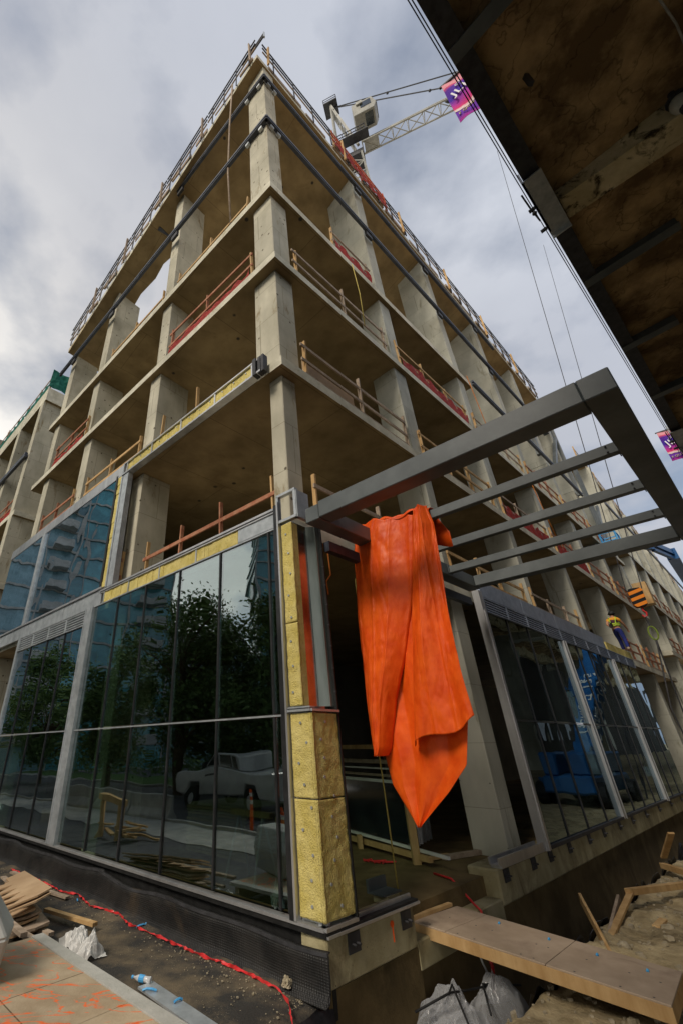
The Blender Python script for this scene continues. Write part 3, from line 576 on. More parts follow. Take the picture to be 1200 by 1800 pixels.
for k in range(8): b = MB(); mbar(b, PR, 6.9 + k * 1.44, 6.9 + (k + 1) * 1.44 - .012, 3.4, 3.86, -.08, .01 - .003 * (k % 2)); b.build('spandrel_panel', M_galvblue, cwr)
for k in range(3): b = MB(); mbar(b, PR, 18.75 + k * 1.4, 18.75 + (k + 1) * 1.4 - .05, 3.4, 3.72, -.08, .0); b.build('insulation_panel', M_wool, cwr)
b = MB(); rb(b, 4.55, 6.6, -.16, .03, -1.93, -1.88); rb(b, 4.5, 6.6, -.16, -.13, -1.88, -1.78); rb(b, 4.5, 6.6, -.0, .03, -1.88, -1.78); b.build('loose_sill_channel', M_alu, bld)

# ------------------------------------------------------------------ neighbouring wings under construction
wing = thing('concrete_building', L_(22, 3), 'second raw concrete frame block beyond the left end, lower roof with green netting', 'building')
def wslab(par, P, F, s0, s1, d, z0, z1, zfn=None):
    u, n = (uR, nR) if F is PR else (uL, nL)
    o = MB().prism([P + u * s0, P + u * s1, P + u * s1 - n * d, P + u * s0 - n * d], z0, z1).build('floor_slab', [M_edge, M_sof], par); o.data.polygons[0].material_index = 1
def wfin(par, P, F, s0, w_, d, z0, z1):
    u, n = (uR, nR) if F is PR else (uL, nL)
    MB().prism([P + u * s0, P + u * (s0 + w_), P + u * (s0 + w_) - n * d, P + u * s0 - n * d], z0, z1).build('column', M_con, par)
for z0, z1 in ((3.3, 3.6), (6.9, 7.2), (10.9, 11.2), (18.9, 19.9)): wslab(wing, S, PL, 18.6, 44, 12, z0, z1)
for s_ in (18.8, 22.6, 27, 31.5, 36):
    for z0, z1 in ((-2, 3.3), (3.6, 6.9), (7.2, 10.9), (11.2, 18.9)): wfin(wing, S, PL, s_, .6, 3.2 if s_ < 19 else 1.3, z0, z1)
b = MB(); rb(b, 18.9, 40, .05, .2, 14.7, 15.0, S, PL); b.build('facade_steel_beam', M_facsteel, wing)
b = MB(); b.prism([L_(18.8, 6), L_(44, 6), L_(44, 6.4), L_(18.8, 6.4)], -2, 18.9).build('added_core_wall', M_inst, wing)
b = MB(); b.prism([L_(16.6, 2.5), L_(18.6, 2.5), L_(18.6, 2.8), L_(16.6, 2.8)], -2, 16.0).build('added_core_wall', M_inst, wing)
wing2 = thing('concrete_building', R_(50, 3), 'farther raw concrete frame block running away beyond the right end', 'building')
for z0, z1 in ((5.2, 5.5), (9.0, 9.3), (12.9, 13.2)): wslab(wing2, S + nR * .25, PR, 37.2, 78, 10, z0, z1)
def r2(p): d = (V((p.x, p.y, 0)) - S).dot(uR); return 21.6 - (d - 37) * 0.14
b = MB().prism([R_(36.6), R_(78), R_(78, 10), R_(36.6, 10)], r2, lambda p: r2(p) + .3).build('roof_slab', [M_edge, M_sof], wing2); b.data.polygons[0].material_index = 1
for k in range(8):
    s_ = 38.4 + k * 5
    for z0, z1 in ((-2, 5.2), (5.5, 9.0), (9.3, 12.9), (13.2, None)):
        P = S + nR * .2; MB().prism([P + uR * s_, P + uR * (s_ + .6), P + uR * (s_ + .6) - nR * 1.5, P + uR * s_ - nR * 1.5], z0, z1 or r2).build('column', M_conB, wing2)
b = MB(); rb(b, 37, 76, .28, .4, 17.0, 17.25, S, PR); b.build('facade_steel_beam', M_facsteel, wing2)
b = MB(); b.prism([R_(37, 6), R_(78, 6), R_(78, 6.4), R_(37, 6.4)], -2, 13).build('added_core_wall', M_inst, wing2)
# timber shoring box column, netting
b = MB(); rb(b, 36.2, 37.0, -.2, .6, 8.6, 10.2, S, PR); b.build('formwork_box', M_wood, wing2)

# ------------------------------------------------------------------ timber guardrails
random.seed(21)
def guard(F, s0, s1, z, where, net=None, mt=M_wood, posts=None, o=-.12, rails=(1.05, .55), zf=None, label=None, toe=True, tall=1.3, P=S, wr=.09, sag=False):
    zf = zf or (lambda s_: z)
    gcode = 'timber guardrails along the open floor edges'
    t = thing('timber_guardrail', F((s0 + s1) / 2, o, zf((s0 + s1) / 2), P), label or where, 'guardrail', gcode)
    n = posts or max(2, int((s1 - s0) / 1.5) + 1); u = uR if F is PR else uL; nn = nR if F is PR else nL
    for k in range(n):
        s_ = s0 + (s1 - s0) * k / (n - 1) if n > 1 else s0; s_ += random.uniform(-.08, .08); zz_ = zf(s_); h = tall * random.uniform(.9, 1.1)
        tl = random.uniform(-.05, .05)
        b = MB(); b.bar(F(s_, o, zz_, P), F(s_ + tl, o + random.uniform(-.03, .03), zz_ + h, P), .09, .045, up=u); b.build('post', mt if k % 3 else M_wood, t)
    for rz in rails:
        b = MB(); b.bar(F(s0 - .1, o + .035, zf(s0) + rz, P), F(s1 + .1, o + .035, zf(s1) + rz + random.uniform(-.06, .06), P), .04, wr); b.build('rail', mt, t)
    if toe: b = MB(); b.bar(F(s0, o + .035, zf(s0) + .1, P), F(s1, o + .035, zf(s1) + .1, P), .03, .12); b.build('toe_board', M_woodold, t)
    if net:
        b = MB(); nx = int((s1 - s0) * 6) + 2
        for i in range(nx + 1):
            s_ = s0 + (s1 - s0) * i / nx
            for j in range(4):
                zz_ = zf(s_) + .04 + ((.34 if F is PL and net is M_net else .66) - (.16 * abs(noise.noise(V((i * .31, s0, 0)))) * 2)) * j / 3
                b.v.append(F(s_, o + .07 + .03 * math.sin(i * 1.3 + j), zz_, P))
        for i in range(nx):
            for j in range(3): a = i * 4 + j; b.f.append((a, a + 4, a + 5, a + 1))
        o_ = b.build('safety_net', net, t)
        sm = o_.modifiers.new('thickness', 'SOLIDIFY'); sm.thickness = .006
    return t
ordn = ['first', 'second', 'third', 'fourth', 'fifth', 'sixth']
flo = {3.6: 'the slab above the shop windows', 7.74: 'the second open floor', 11.72: 'the third open floor', 15.4: 'the fourth open floor'}
# right facade
bays = [(0.9, 5.35), (6.3, 11.4), (12.3, 17.3), (18.2, 22.9), (23.8, 28.0), (28.9, 33.6)]
for z in (3.6, 7.74, 11.72, 15.4):
    for i, (a, b_) in enumerate(bays):
        if z == 15.4 and i > 1 or (z == 3.6 and i == 3): continue
        net = {(11.72, 1): M_net, (11.72, 0): None, (15.4, 0): M_net, (7.74, 2): M_net, (7.74, 3): M_net}.get((z, i))
        if z == 15.4 and i == 0: a = 3.2
        if z == 15.4 and i == 1: continue
        mt = M_wood if (z + i * 3) % 2 < 1.2 else M_woodold
        if i >= 3: mt = M_woodred
        desc = 'red netted' if net else ('reddish' if i >= 3 else ('pale' if mt is M_wood else 'weathered grey'))
        guard(PR, a, b_, z, '%s guardrail on %s, %s bay right of corner column' % (desc, flo[z], ordn[i]), net, mt)
# plywood hoarding behind the corner guardrail on the second floor
b = MB(); rb(b, 1.0, 3.0, -.26, -.22, 7.78, 8.55, S, PR); tag(b.build('plywood_sheet', M_ply), 'ochre plywood sheet behind the guardrail just right of the corner column', 'plywood')
# left facade
seen_ = set()
for z, a, b_, net, d in ((15.4, 1.2, 4.8, None, 'broken low timber'), (15.4, 5.9, 9.8, None, 'short weathered timber'), (11.72, 1.0, 4.9, M_net, 'red netted timber'), (11.72, 11.2, 14.3, M_net, 'red netted timber'), (7.74, 1.2, 5.0, None, 'pale timber'), (7.74, 6.2, 9.8, None, 'pale timber'), (7.74, 11, 14, None, 'reddish timber'), (3.6, .9, 5.2, None, 'reddish timber'), (3.6, 6.3, 10, None, 'reddish timber')):
    if z == 15.4: guard(PL, a, b_, z, '%s guardrail on %s, left facade, %s bay from corner' % (d, flo[z], ordn[0 if a < 3 else 1 if a < 10.5 else 2]), net, M_wood, tall=.8, rails=(.35,), toe=True)
    elif z == 7.74 and a < 2: guard(PL, 3.2, 5.0, z, 'stub posts behind the insulated slab edge left of the corner column', None, M_wood, posts=2, rails=())
    elif z == 3.6 and a < 2: guard(PL, .6, 5.3, z + .05, 'reddish timber guardrail above the yellow insulation strip of the big shop window', None, M_woodred, posts=4, o=-.3, rails=(.85, .45), toe=False)
    else: guard(PL, a, b_, z, '%s guardrail on %s, left facade, %s bay from corner' % (d, flo[z], ordn[0 if a < 3 else 1 if a < 10.5 else 2]), net, M_woodred if 'red' in d else M_wood)
# roof guardrails: dark pipe rails on timber posts
def roofguard(F, s0, s1, P, off, where):
    zf = lambda s_: roof_z(F(s_, off, 0, P)) + .32
    t = thing('roof_guardrail', F((s0 + s1) / 2, off, zf((s0 + s1) / 2), P), where, 'guardrail', 'roof guardrails along the top edge')
    for rz, rw in ((1.35, .06), (.95, .05), (.5, .06)):
        b = MB(); b.bar(F(s0, off, zf(s0) + rz, P), F(s1 - .05, off, zf(s1) + rz, P), .045, rw); b.build('rail', M_dark if rz > .6 else M_woodold, t)
    n = 4
    for k in range(n):
        s_ = s0 + (s1 - s0) * (k + .5) / n
        b = MB(); b.bar(F(s_, off, zf(s_) - .3, P), F(s_, off, zf(s_) + 1.35, P), .05); b.build('baluster', M_dark, t)
    b = MB(); b.bar(F(s0 + .25, off + .06, zf(s0) - .45, P), F(s0 + .3, off + .06, zf(s0) + 1.5, P), .1, .06); b.build('post', M_woodold if F is PL else M_wood, t)
    return t
for k in range(5): roofguard(PL, .0 + k * 3.05, .0 + (k + 1) * 3.05, Sr, .08, 'dark pipe guardrail on the left roof edge, %s length from the corner' % ordn[k])
for k in range(6): roofguard(PR, -.1 + k * 4.9, -.1 + (k + 1) * 4.9, S, .12, 'dark pipe guardrail on the right roof edge, %s length from the corner' % ordn[k])
t = thing('roof_guardrail', PR(.3, 0, roof_z(S) + .3, S), 'short pipe frame sticking up past the very tip of the roof corner', 'guardrail')
for rz in (1.15, 1.0, .85):
    b = MB(); b.bar(PL(.8, .36, roof_z(S) + rz + .05, S), PL(-.45, .36, roof_z(S) + rz + .2, S), .05); b.build('rail', M_dark, t)
b = MB(); b.bar(PL(-.45, .36, roof_z(S) + .9, S), PL(-.45, .36, roof_z(S) + 1.4, S), .07); b.build('baluster', M_galv, t)
# red mesh behind the roof rail near the crane
t = guard(PR, 4.4, 8.6, 0, '', M_net, M_redrail, o=.10, rails=(1.3, .95, .5), tall=1.6, zf=lambda s_: roof_z(PR(s_, -.1, 0, S)) + .32, label='red netted timber guardrail on the roof edge in front of the crane mast')
# guardrails on the farther wing
for i in range(6):
    for z in (5.5, 9.3): guard(PR, 39.2 + i * 5, 43.2 + i * 5, z, 'reddish guardrail on the %s slab of the farther right block, %s bay' % ('lower' if z < 6 else 'upper', ordn[i]), None, M_woodred, P=S + nR * .25)
for i in range(8):
    zf = lambda s_: 21.9 - (s_ - 37) * .14
    t = guard(PR, 37.2 + i * 5, 42 + i * 5, 0, '', None, M_woodold, zf=zf, label='weathered guardrail on the farther right block roof, %s length past the gap' % (ordn + ['seventh', 'eighth'])[i], toe=False)
for i in range(5): guard(PL, 18.9 + i * 4, 22.7 + i * 4, 19.9, '%s guardrail with green netting on the far left block roof, counted from the gap' % ordn[i], M_netg, M_woodold)
guard(PL, 19, 22.3, 11.2, 'red netted guardrail on the upper slab of the far left block', M_net, M_woodred)
# green net end panel facing the gap
b = MB()
for i in range(13):
    for j in range(5): b.v.append(L_(18.7, i * .25) + Z * (20.1 + j * .35) + uL * (.06 * math.sin(i * 1.7 + j)))
for i in range(12):
    for j in range(4): a = i * 5 + j; b.f.append((a, a + 5, a + 6, a + 1))
o = b.build('green_net_screen', M_netg); o.modifiers.new('thickness', 'SOLIDIFY').thickness = .01; tag(o, 'sagging green net screen on the end of the far left block roof', 'netting')
# ------------------------------------------------------------------ ropes on the facades
def rope(name, pts, r, mt, label, cat='rope'):
    b = MB(); b.tube(pts, r, 6); return tag(b.build(name, mt, smooth=True), label, cat)
rope('hanging_hose', [PL(1.4, .4, 25.0, S), PL(1.75, .2, 22, S), PL(1.95, .05, 19, S), PL(1.9, -.1, 15.5, S)], .035, M_woodold, 'thin pale hose hanging down the left facade from the roof rail', 'hose')
rope('hanging_rope', [PR(3.9, .06, 15.1, S), PR(3.95, .1, 13.5, S), PR(3.93, .06, 11.9, S)], .014, M_rope, 'yellow rope hanging from the fourth floor edge left of the second column')
rope('hanging_rope', [PR(12.6, .1, 15.4, S), PR(12.9, .12, 13, S), PR(13.2, .1, 11.9, S)], .016, M_hose, 'orange cord hanging beside the third column below the steel beam')
rope('hanging_rope', [PR(17.0, .1, 11.5, S), PR(17.6, .1, 9.5, S), PR(18.2, .1, 8.0, S)], .016, M_hose, 'orange cord hanging in front of the second floor far bay')
# ================================================================== STEEL CANOPY
can = thing('steel_canopy', PR(3, 2.2, 3.3), 'open grey steel canopy frame with three rafters reaching out over the entrance', 'canopy')
kx = 0.055
def cp(s, o, z): return PR(s + kx * o, o, z)
def cbeam(s0, s1, o0, o1, z0, z1, name):
    b = MB(); p = [cp(s0, o0, z0), cp(s1, o0, z0), cp(s1, o1, z0), cp(s0, o1, z0)]
    b.prism(p, z0, z1); return b.build(name, M_steel, can, bevel=0.012)
cbeam(.04, .36, .42, 4.11, 3.30, 3.60, 'side_beam'); cbeam(.04, 5.86, 4.112, 4.42, 3.30, 3.60, 'outer_beam'); cbeam(5.60, 5.86, .42, 4.108, 3.30, 3.55, 'side_beam')
for s_ in (1.60, 3.03, 4.43): cbeam(s_ - .055, s_ + .055, .42, 4.108, 3.34, 3.50, 'rafter')
cbeam(.04, 5.86, .14, .415, 3.28, 3.56, 'wall_beam')
b = MB(); rb(b, .66, 6.0, -.02, .10, 2.98, 3.16); b.build('lower_rail', M_facsteel, can)
b = MB(); rb(b, .62, 1.75, .12, .138, 3.3, 3.5); b.build('primed_plate', M_steelred, can)
for s_ in (1.60, 3.03, 4.43):
    for zz_ in (3.37, 3.46):
        b = MB(); b.ball(cp(s_ - .07, 4.0, zz_), .014, 6, 4); b.build('bolt', M_dark, can)
for s_ in (1.60, 3.03, 4.43):
    for o_ in (.425, 4.095):
        b = MB(); b.box(cp(s_ - .10, o_, 3.33), uR * .20, nR * .012, Z * .19); b.build('joint_plate', M_steel, can)
# ================================================================== ORANGE TARPAULIN
def interp(tab, v):
    for (a, b) in zip(tab[:-1], tab[1:]):
        if a[0] <= v <= b[0]:
            t = (v - a[0]) / (b[0] - a[0]) if b[0] > a[0] else 0; return a[1] + (b[1] - a[1]) * t
    return tab[-1][1] if v > tab[-1][0] else tab[0][1]
tb = MB()
def sheet(zt, zb, left, right, depth, nu, nv, ztopf=None, zbotf=None):
    """left/right: tables of z-> outward position (keyed by -z rising); depth(u,v,z)-> offset towards the camera side"""
    k0 = len(tb.v)
    for j in range(nv + 1):
        v = j / nv
        for i in range(nu + 1):
            u = i / nu; za = ztopf(u) if ztopf else zt; zb_ = zbotf(u) if zbotf else zb; z = za + (zb_ - za) * v
            l = interp(left, -z); r = interp(right, -z); o = l + (r - l) * u
            tb.v.append(PR(1.7 - depth(u, v, z), o, z))
    for j in range(nv):
        for i in range(nu): a = k0 + j * (nu + 1) + i; tb.f.append((a, a + nu + 1, a + nu + 2, a + 1))
def crinkle(u, z, k):
    r1 = abs(noise.noise(V((u * 5 + z * .6, z * 1.7, k)))); r2 = abs(noise.noise(V((u * 11 - z * 1.1, z * 4.2, k + 3)))); r3 = abs(noise.noise(V((u * 22, z * 9, k + 7))))
    pl_ = (1 - abs(math.sin(u * 10.5 + k + .22 * z + .5 * noise.noise(V((z * .6, k, u)))))) ** 4
    return .022 * r1 + .012 * r2 + .005 * r3 + .018 * pl_
LT = [(-3.75, .16), (-3.55, .04), (-3.1, -.04), (-1.87, -.12), (-.48, -.13), (.0, -.09), (.54, 0), (.94, .25), (1.04, .33)]
RTb = [(-3.6, 1.40), (-3.2, 1.50), (-1.64, 1.45), (-.3, 1.38), (.26, 1.22), (.60, .88), (1.04, .345)]
sheet(3.5, -1.03, LT, RTb, lambda u, v, z: -.02 + .07 * abs(math.sin(u * 7.5 + .4 + z * .15)) * (1 - .6 * max(0, v - .6)) + .5 * crinkle(u, z, 1), 90, 150, ztopf=lambda u: 3.62 - .1 * u)
# left-hand front fold: rolls over and tapers downward
RL = [(-3.7, 1.30), (-2.55, 1.05), (-2.1, .93), (-1.26, .62), (-.61, .33), (.05, .12), (.2, .02)]
sheet(3.70, -.16, LT, RL, lambda u, v, z: .06 + (.12 + .16 * v) * math.sin(math.pi * min(1, .12 + u * .88)) ** .6 + .05 * math.sin(u * 10 + z * 1.0) * u * (1 - v * .5) + crinkle(u, z, 2), 80, 190, ztopf=lambda u: 3.74 - .20 * u - .03 * math.sin(u * 14))
# right-hand front fold with its free lower corner
LR = [(-3.5, 1.30), (-2.55, 1.07), (-1.66, .85), (-.82, .69), (.0, .55), (.1, .5)]
RR = [(-3.5, 1.55), (-3.2, 1.60), (-2.35, 1.56), (-1.64, 1.53), (-.9, 1.54), (-.3, 1.58)]
sheet(3.50, 0, LR, RR, lambda u, v, z: .08 + .24 * (1 - math.exp(-u * 9)) * (1 - .5 * u) + .045 * math.sin(u * 9 - z * 1.3) * min(1, u * 4) + crinkle(u, z, 5) + .12 * max(0, v - .7) * math.sin(u * 15), 80, 180, ztopf=lambda u: 3.56 - .02 * math.sin(u * 9), zbotf=lambda u: -.04 + .33 * u + .05 * math.sin(u * 7))
# top of the sheet lying over the rafter and falling behind it
k0 = len(tb.v); nu = 50
prof = [(-.16, -.02), (-.13, .03), (-.05, .07), (.05, .07), (.13, .03), (.16, -.10), (.17, -.35), (.18, -.62)]
for i in range(nu + 1):
    u = i / nu; o = .17 + 1.38 * u; zt = 3.70 - .18 * u - .03 * math.sin(u * 14)
    for k, (ds, dz) in enumerate(prof): tb.v.append(PR(1.72 + ds + .01 * math.sin(u * 22 + k), o + (.12 * u if k > 5 else 0), zt + dz + .015 * math.sin(u * 17 + k)))
for i in range(nu):
    for k in range(len(prof) - 1): a = k0 + i * len(prof) + k; tb.f.append((a, a + len(prof), a + len(prof) + 1, a + 1))
tarp = tb.build('tarpaulin', M_tarp, smooth=True); tarp.modifiers.new('thickness', 'SOLIDIFY').thickness = .004
tag(tarp, 'crumpled bright orange tarpaulin hanging from a canopy rafter over the entrance', 'tarpaulin')
# ================================================================== BRIDGE OVERHEAD
ub = (uR + nR * .026).normalized(); nb = V((ub.y, -ub.x, 0)); B0 = G + nR * 4.62
def PB(s, o, z): return B0 + ub * s + nb * o + Z * z
brd = thing('road_bridge', PB(10, 7, -2), 'dark stained concrete bridge deck passing overhead with steel edge channel and cross beams', 'bridge')
def bbox(m, s0, s1, o0, o1, z0, z1): return m.box(PB(s0, o0, z0), ub * (s1 - s0), nb * (o1 - o0), Z * (z1 - z0))
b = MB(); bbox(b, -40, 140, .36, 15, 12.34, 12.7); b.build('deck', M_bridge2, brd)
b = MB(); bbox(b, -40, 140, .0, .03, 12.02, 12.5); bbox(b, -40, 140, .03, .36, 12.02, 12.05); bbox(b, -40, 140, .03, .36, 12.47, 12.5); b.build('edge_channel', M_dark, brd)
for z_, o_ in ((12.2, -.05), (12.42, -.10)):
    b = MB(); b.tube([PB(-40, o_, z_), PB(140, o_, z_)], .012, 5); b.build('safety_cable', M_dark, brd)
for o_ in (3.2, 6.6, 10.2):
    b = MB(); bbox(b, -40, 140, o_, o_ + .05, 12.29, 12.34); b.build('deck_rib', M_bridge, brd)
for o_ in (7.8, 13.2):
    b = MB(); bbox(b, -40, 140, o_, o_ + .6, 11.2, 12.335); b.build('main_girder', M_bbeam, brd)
for k in range(-4, 12):
    s_ = 4.85 + k * 15.3; b = MB(); y = MB()
    for (o0, za, o1, zb_) in ((.40, 11.98, 7.8, 11.15),):
        p = [PB(s_, o0, za), PB(s_ + .7, o0, za), PB(s_ + .7, o1, zb_), PB(s_, o1, zb_)]; q = [V((v.x, v.y, 12.338)) for v in p]
        b.add(p + q, [(0, 1, 2, 3)[::-1], (4, 5, 6, 7), (0, 1, 5, 4), (1, 2, 6, 5), (2, 3, 7, 6), (3, 0, 4, 7)])
    b.build('cross_beam', M_bbeam, brd)
    y = MB(); bbox(y, s_ - 1.15, s_ + .62, -.05, -.01, 11.9, 12.3); bbox(y, s_ - 1.15, s_ + .72, -.05, .38, 11.9, 11.93); bbox(y, s_ + .72, s_ + .76, -.05, .38, 11.75, 12.3)
    y.build('end_plate', M_galv, brd)
    y = MB(); y.tube([PB(s_ - .6, -.16, 12.3), PB(s_ - .2, -.14, 12.1), PB(s_ + .1, -.1, 11.88)], .02, 6); y.ball(PB(s_ - .1, -.12, 12.02), .06, 6, 5); y.tube([PB(s_ - .35, -.06, 11.88), PB(s_ - .35, -.2, 11.88)], .05, 6); y.tube([PB(s_ + .4, -.06, 11.86), PB(s_ + .4, -.2, 11.86)], .05, 6); y.build('turnbuckle', M_dark, brd)
for k in range(-8, 26):
    s_ = .38 + k * 3.85
    if abs(((s_ - 4.85 + 1.5) % 15.3) - 1.5) < 1.0: continue
    b = MB(); bbox(b, s_ - .02, s_, .0, 2.2 if k % 2 == 0 else 1.5, 12.02, 12.335); bbox(b, s_ - .16, s_ + .14, .0, 2.2 if k % 2 == 0 else 1.5, 11.99, 12.02)
    b.build('edge_bracket', M_steel, brd)
lp = MB(); L0 = V((9.18, 3.98, 12.3)); lp.tube([L0, L0 + Z * -.28], .07, 8); lp.build('lamp_bracket', M_dark, brd)
lp = MB(); lp.ball(L0 + Z * -.45, .19, 12, 8, (1, 1, 1.15)); g_ = lp.build('lamp_bowl', M_lens, brd, smooth=True); lp = MB(); lp.tube([L0 + Z * -.72, L0 + Z * -.62], .10, 10); lp.tube([L0 + Z * -.3, L0 + Z * -.26], .20, 12); lp.build('lamp_ring', M_dark, g_)
lp = MB(); lp.tube([V((7.4, 2.4, 12.25)), V((8.3, 2.9, 12.15)), V((8.9, 3.3, 12.2)), V((9.4, 3.6, 12.3))], .02, 6); lp.build('conduit', M_galv, brd)
for s_ in (-30, 24.5, 52, 80):          # piers
    b = MB(); bbox(b, s_, s_ + 1.4, 9.0, 11.6, -4, 11.2); bbox(b, s_ - .2, s_ + 1.6, 6, 14, 10.4, 11.19); b.build('pier', M_conB, brd)
# banners on the bridge edge
def banner_mat():
    m = mat('festival_banner_cloth', (0.06, 0.02, 0.36), (0.06, 0.02, 0.36)); t = m.node_tree; b = t.nodes['Principled BSDF']
    tcn = N(t, 'ShaderNodeTexCoord'); sx = N(t, 'ShaderNodeSeparateXYZ'); t.links.new(tcn.outputs['UV'], sx.inputs[0])
    nz = N(t, 'ShaderNodeTexNoise'); nz.inputs['Scale'].default_value = 2.5; nz.inputs['Detail'].default_value = 4; t.links.new(tcn.outputs['UV'], nz.inputs['Vector'])
    ad_ = N(t, 'ShaderNodeMath', operation='MULTIPLY_ADD'); ad_.inputs[1].default_value = .22; t.links.new(nz.outputs[0], ad_.inputs[0]); t.links.new(sx.outputs['Y'], ad_.inputs[2])
    r = ramp(t, ad_.outputs[0], [(.10, (0.42, 0.02, 0.28)), (.20, (0.13, 0.03, 0.36)), (.31, (0.16, 0.03, 0.4)), (.335, (0.01, 0.0, 0.02)), (.35, (0.75, 0.6, 0.6)), (.40, (0.7, 0.5, 0.5)), (.43, (0.62, 0.03, 0.15)), (.58, (0.33, 0.03, 0.34)), (.72, (0.05, 0.02, 0.34)), (.92, (0.10, 0.02, 0.30)), (.98, (0.6, 0.08, 0.16)), (1.04, (0.7, 0.3, 0.35))])
    t.links.new(r.outputs[0], b.inputs['Base Color']); return m
M_ban = banner_mat(); M_bwhite = mat('banner_lettering', (0.75, 0.72, 0.78), (0.8, 0.78, 0.82), 3, 0.6)
M_byel = mat('banner_small_lettering', (0.6, 0.5, 0.25), (0.7, 0.6, 0.3), 3, 0.6)
def banner(P0, wd, W, H, label, slant=.0):
    t = thing('street_banner', P0, label, 'banner', 'festival banners on the bridge')
    wd = V(wd).normalized(); nn = wd.cross(Z)
    me = bpy.data.meshes.new('cloth'); vs = []; fs = []; uv = []
    nx, ny = 10, 16
    for j in range(ny + 1):
        for i in range(nx + 1):
            p = wd * (W * i / nx) + Z * (H * j / ny - slant * (i / nx)) + nn * (.03 * math.sin(i * .8 + j * .5)); vs.append(p); uv.append((i / nx, j / ny))
    for j in range(ny):
        for i in range(nx): a = j * (nx + 1) + i; fs.append((a, a + 1, a + nx + 2, a + nx + 1))
    me.from_pydata(vs, [], fs); ul = me.uv_layers.new(name='UVMap')
    for pl_ in me.polygons:
        for li in pl_.loop_indices: ul.data[li].uv = uv[me.loops[li].vertex_index]
    me.materials.append(M_ban); o = bpy.data.objects.new('cloth', me); col.objects.link(o); o.parent = t; WORLD[o] = V(P0); o.modifiers.new('thickness', 'SOLIDIFY').thickness = .008
    up_ = Z - wd * 0
    cam_side = nn if nn.dot(-V(P0)) > 0 else -nn
    xdir = wd if wd.cross(up_).dot(cam_side) > 0 else -wd
    def tx(s_, size, u, v, ang, mt, nm):
        P = V(P0) + wd * (W * u) + Z * (H * v) + cam_side * .06
        x = (xdir * math.cos(ang) + Z * math.sin(ang)); y = (Z * math.cos(ang) - xdir * math.sin(ang)); text_obj(nm, s_, size, mt, t, frameM(P, x, y), .01)
    tx('JLK', W * .46, .42, .60, .25, M_bwhite, 'lettering'); tx('of no', W * .24, .52, .76, .25, M_bwhite, 'lettering'); tx('F QUA · FE JU', W * .15, .5, .13, .1, M_byel, 'lettering')
    b = MB(); b.bar(V(P0) + Z * (H + .03) - wd * .05, V(P0) + wd * (W + .5) + Z * (H + .03), .05); b.build('arm', M_dark, t)
    b = MB(); b.bar(V(P0) + wd * (W + .5) + Z * -.6, V(P0) + wd * (W + .5) + Z * (H + 1.2), .09); b.build('pole', M_dark, t)
    return t
banner((4.90, 4.50, 12.55), (.76, -.65, 0), .78, 1.95, 'large purple and pink festival banner on the bridge edge in front of the crane jib')
banner((20.55, 17.5, 12.0), (.76, -.65, 0), 1.0, 1.7, 'small distant purple banner under the bridge edge at the right of the photo')
# ================================================================== TOWER CRANE
C0 = V((12.7, 24.7, 0)); crn = thing('tower_crane', C0, 'pale tower crane with a lattice jib and operator cab rising behind the building', 'crane')
a = V((.92, -.40, 0)).normalized(); c_ = V((.40, .92, 0)).normalized()
def lattice(m, base, ax, w_, d_, L, seg, r=.06, tri=False, up=Z):
    """box or triangular truss along ax"""
    side = ax.cross(up).normalized(); up2 = side.cross(ax).normalized()
    if tri: cor = [-side * w_ / 2, side * w_ / 2, up2 * d_]
    else: cor = [-side * w_ / 2 - up2 * d_ / 2, side * w_ / 2 - up2 * d_ / 2, side * w_ / 2 + up2 * d_ / 2, -side * w_ / 2 + up2 * d_ / 2]
    n = int(L / seg)
    for q in cor: m.bar(base + q, base + q + ax * L, r * 2)
    for i in range(n):
        for k in range(len(cor)):
            p0 = base + cor[k]; p1 = base + cor[(k + 1) % len(cor)]
            x0, x1 = ax * (seg * i), ax * (seg * (i + 1))
            m.bar(p0 + (x0 if i % 2 else x1), p1 + (x1 if i % 2 else x0), r * 1.1); m.bar(p0 + x0, p1 + x0, r * .9)
m_ = MB(); lattice(m_, C0 + Z * 17 - a * .3, Z, 1.9, 1.9, 42, 1.9, .08, up=c_); m_.build('mast', M_crane, crn)
m_ = MB(); m_.box(C0 + Z * 59 - a * .9 - c_ * .9, a * 1.8, c_ * 1.8, Z * .9); m_.build('slewing_ring', M_dark, crn)
J0 = C0 + Z * 61.6 + a * 1.0
m_ = MB(); lattice(m_, J0, a, 1.3, 1.7, 34, 1.7, .07, tri=True); m_.build('jib', M_crane, crn)
m_ = MB(); m_.box(J0 + a * .2 - c_ * .6, a * 1.6, c_ * 1.2, Z * .25); m_.build('jib_foot', M_crane, crn)
m_ = MB(); m_.ball(J0 + a * 9.5 + Z * 1.0, .5, 10, 7, (1, .4, 1)); m_.build('winch_drum', M_dark, crn)
m_ = MB(); AT = C0 + V((-1.3, .6, 75))
for q in (c_ * .8, -c_ * .8):
    m_.bar(C0 + Z * 61 + q + a * .5, AT + q * .5, .28); m_.bar(C0 + Z * 61 + q - a * 1.8, AT + q * .5, .22)
for k in range(6): m_.bar(C0 + Z * (63 + k * 2) + c_ * .7 + (AT - C0 - Z * 75) * (k / 6), C0 + Z * (63 + k * 2) - c_ * .7 + (AT - C0 - Z * 75) * (k / 6), .1)
m_.build('a_frame', M_crane, crn)
m_ = MB(); m_.box(AT - a * .9 - c_ * .9, a * 1.8, c_ * 1.8, Z * .25)
for q in ((-1, -1), (-1, 1), (1, 1), (1, -1)): m_.bar(AT + a * q[0] * .85 + c_ * q[1] * .85, AT + a * q[0] * .85 + c_ * q[1] * .85 + Z * 1.3, .07)
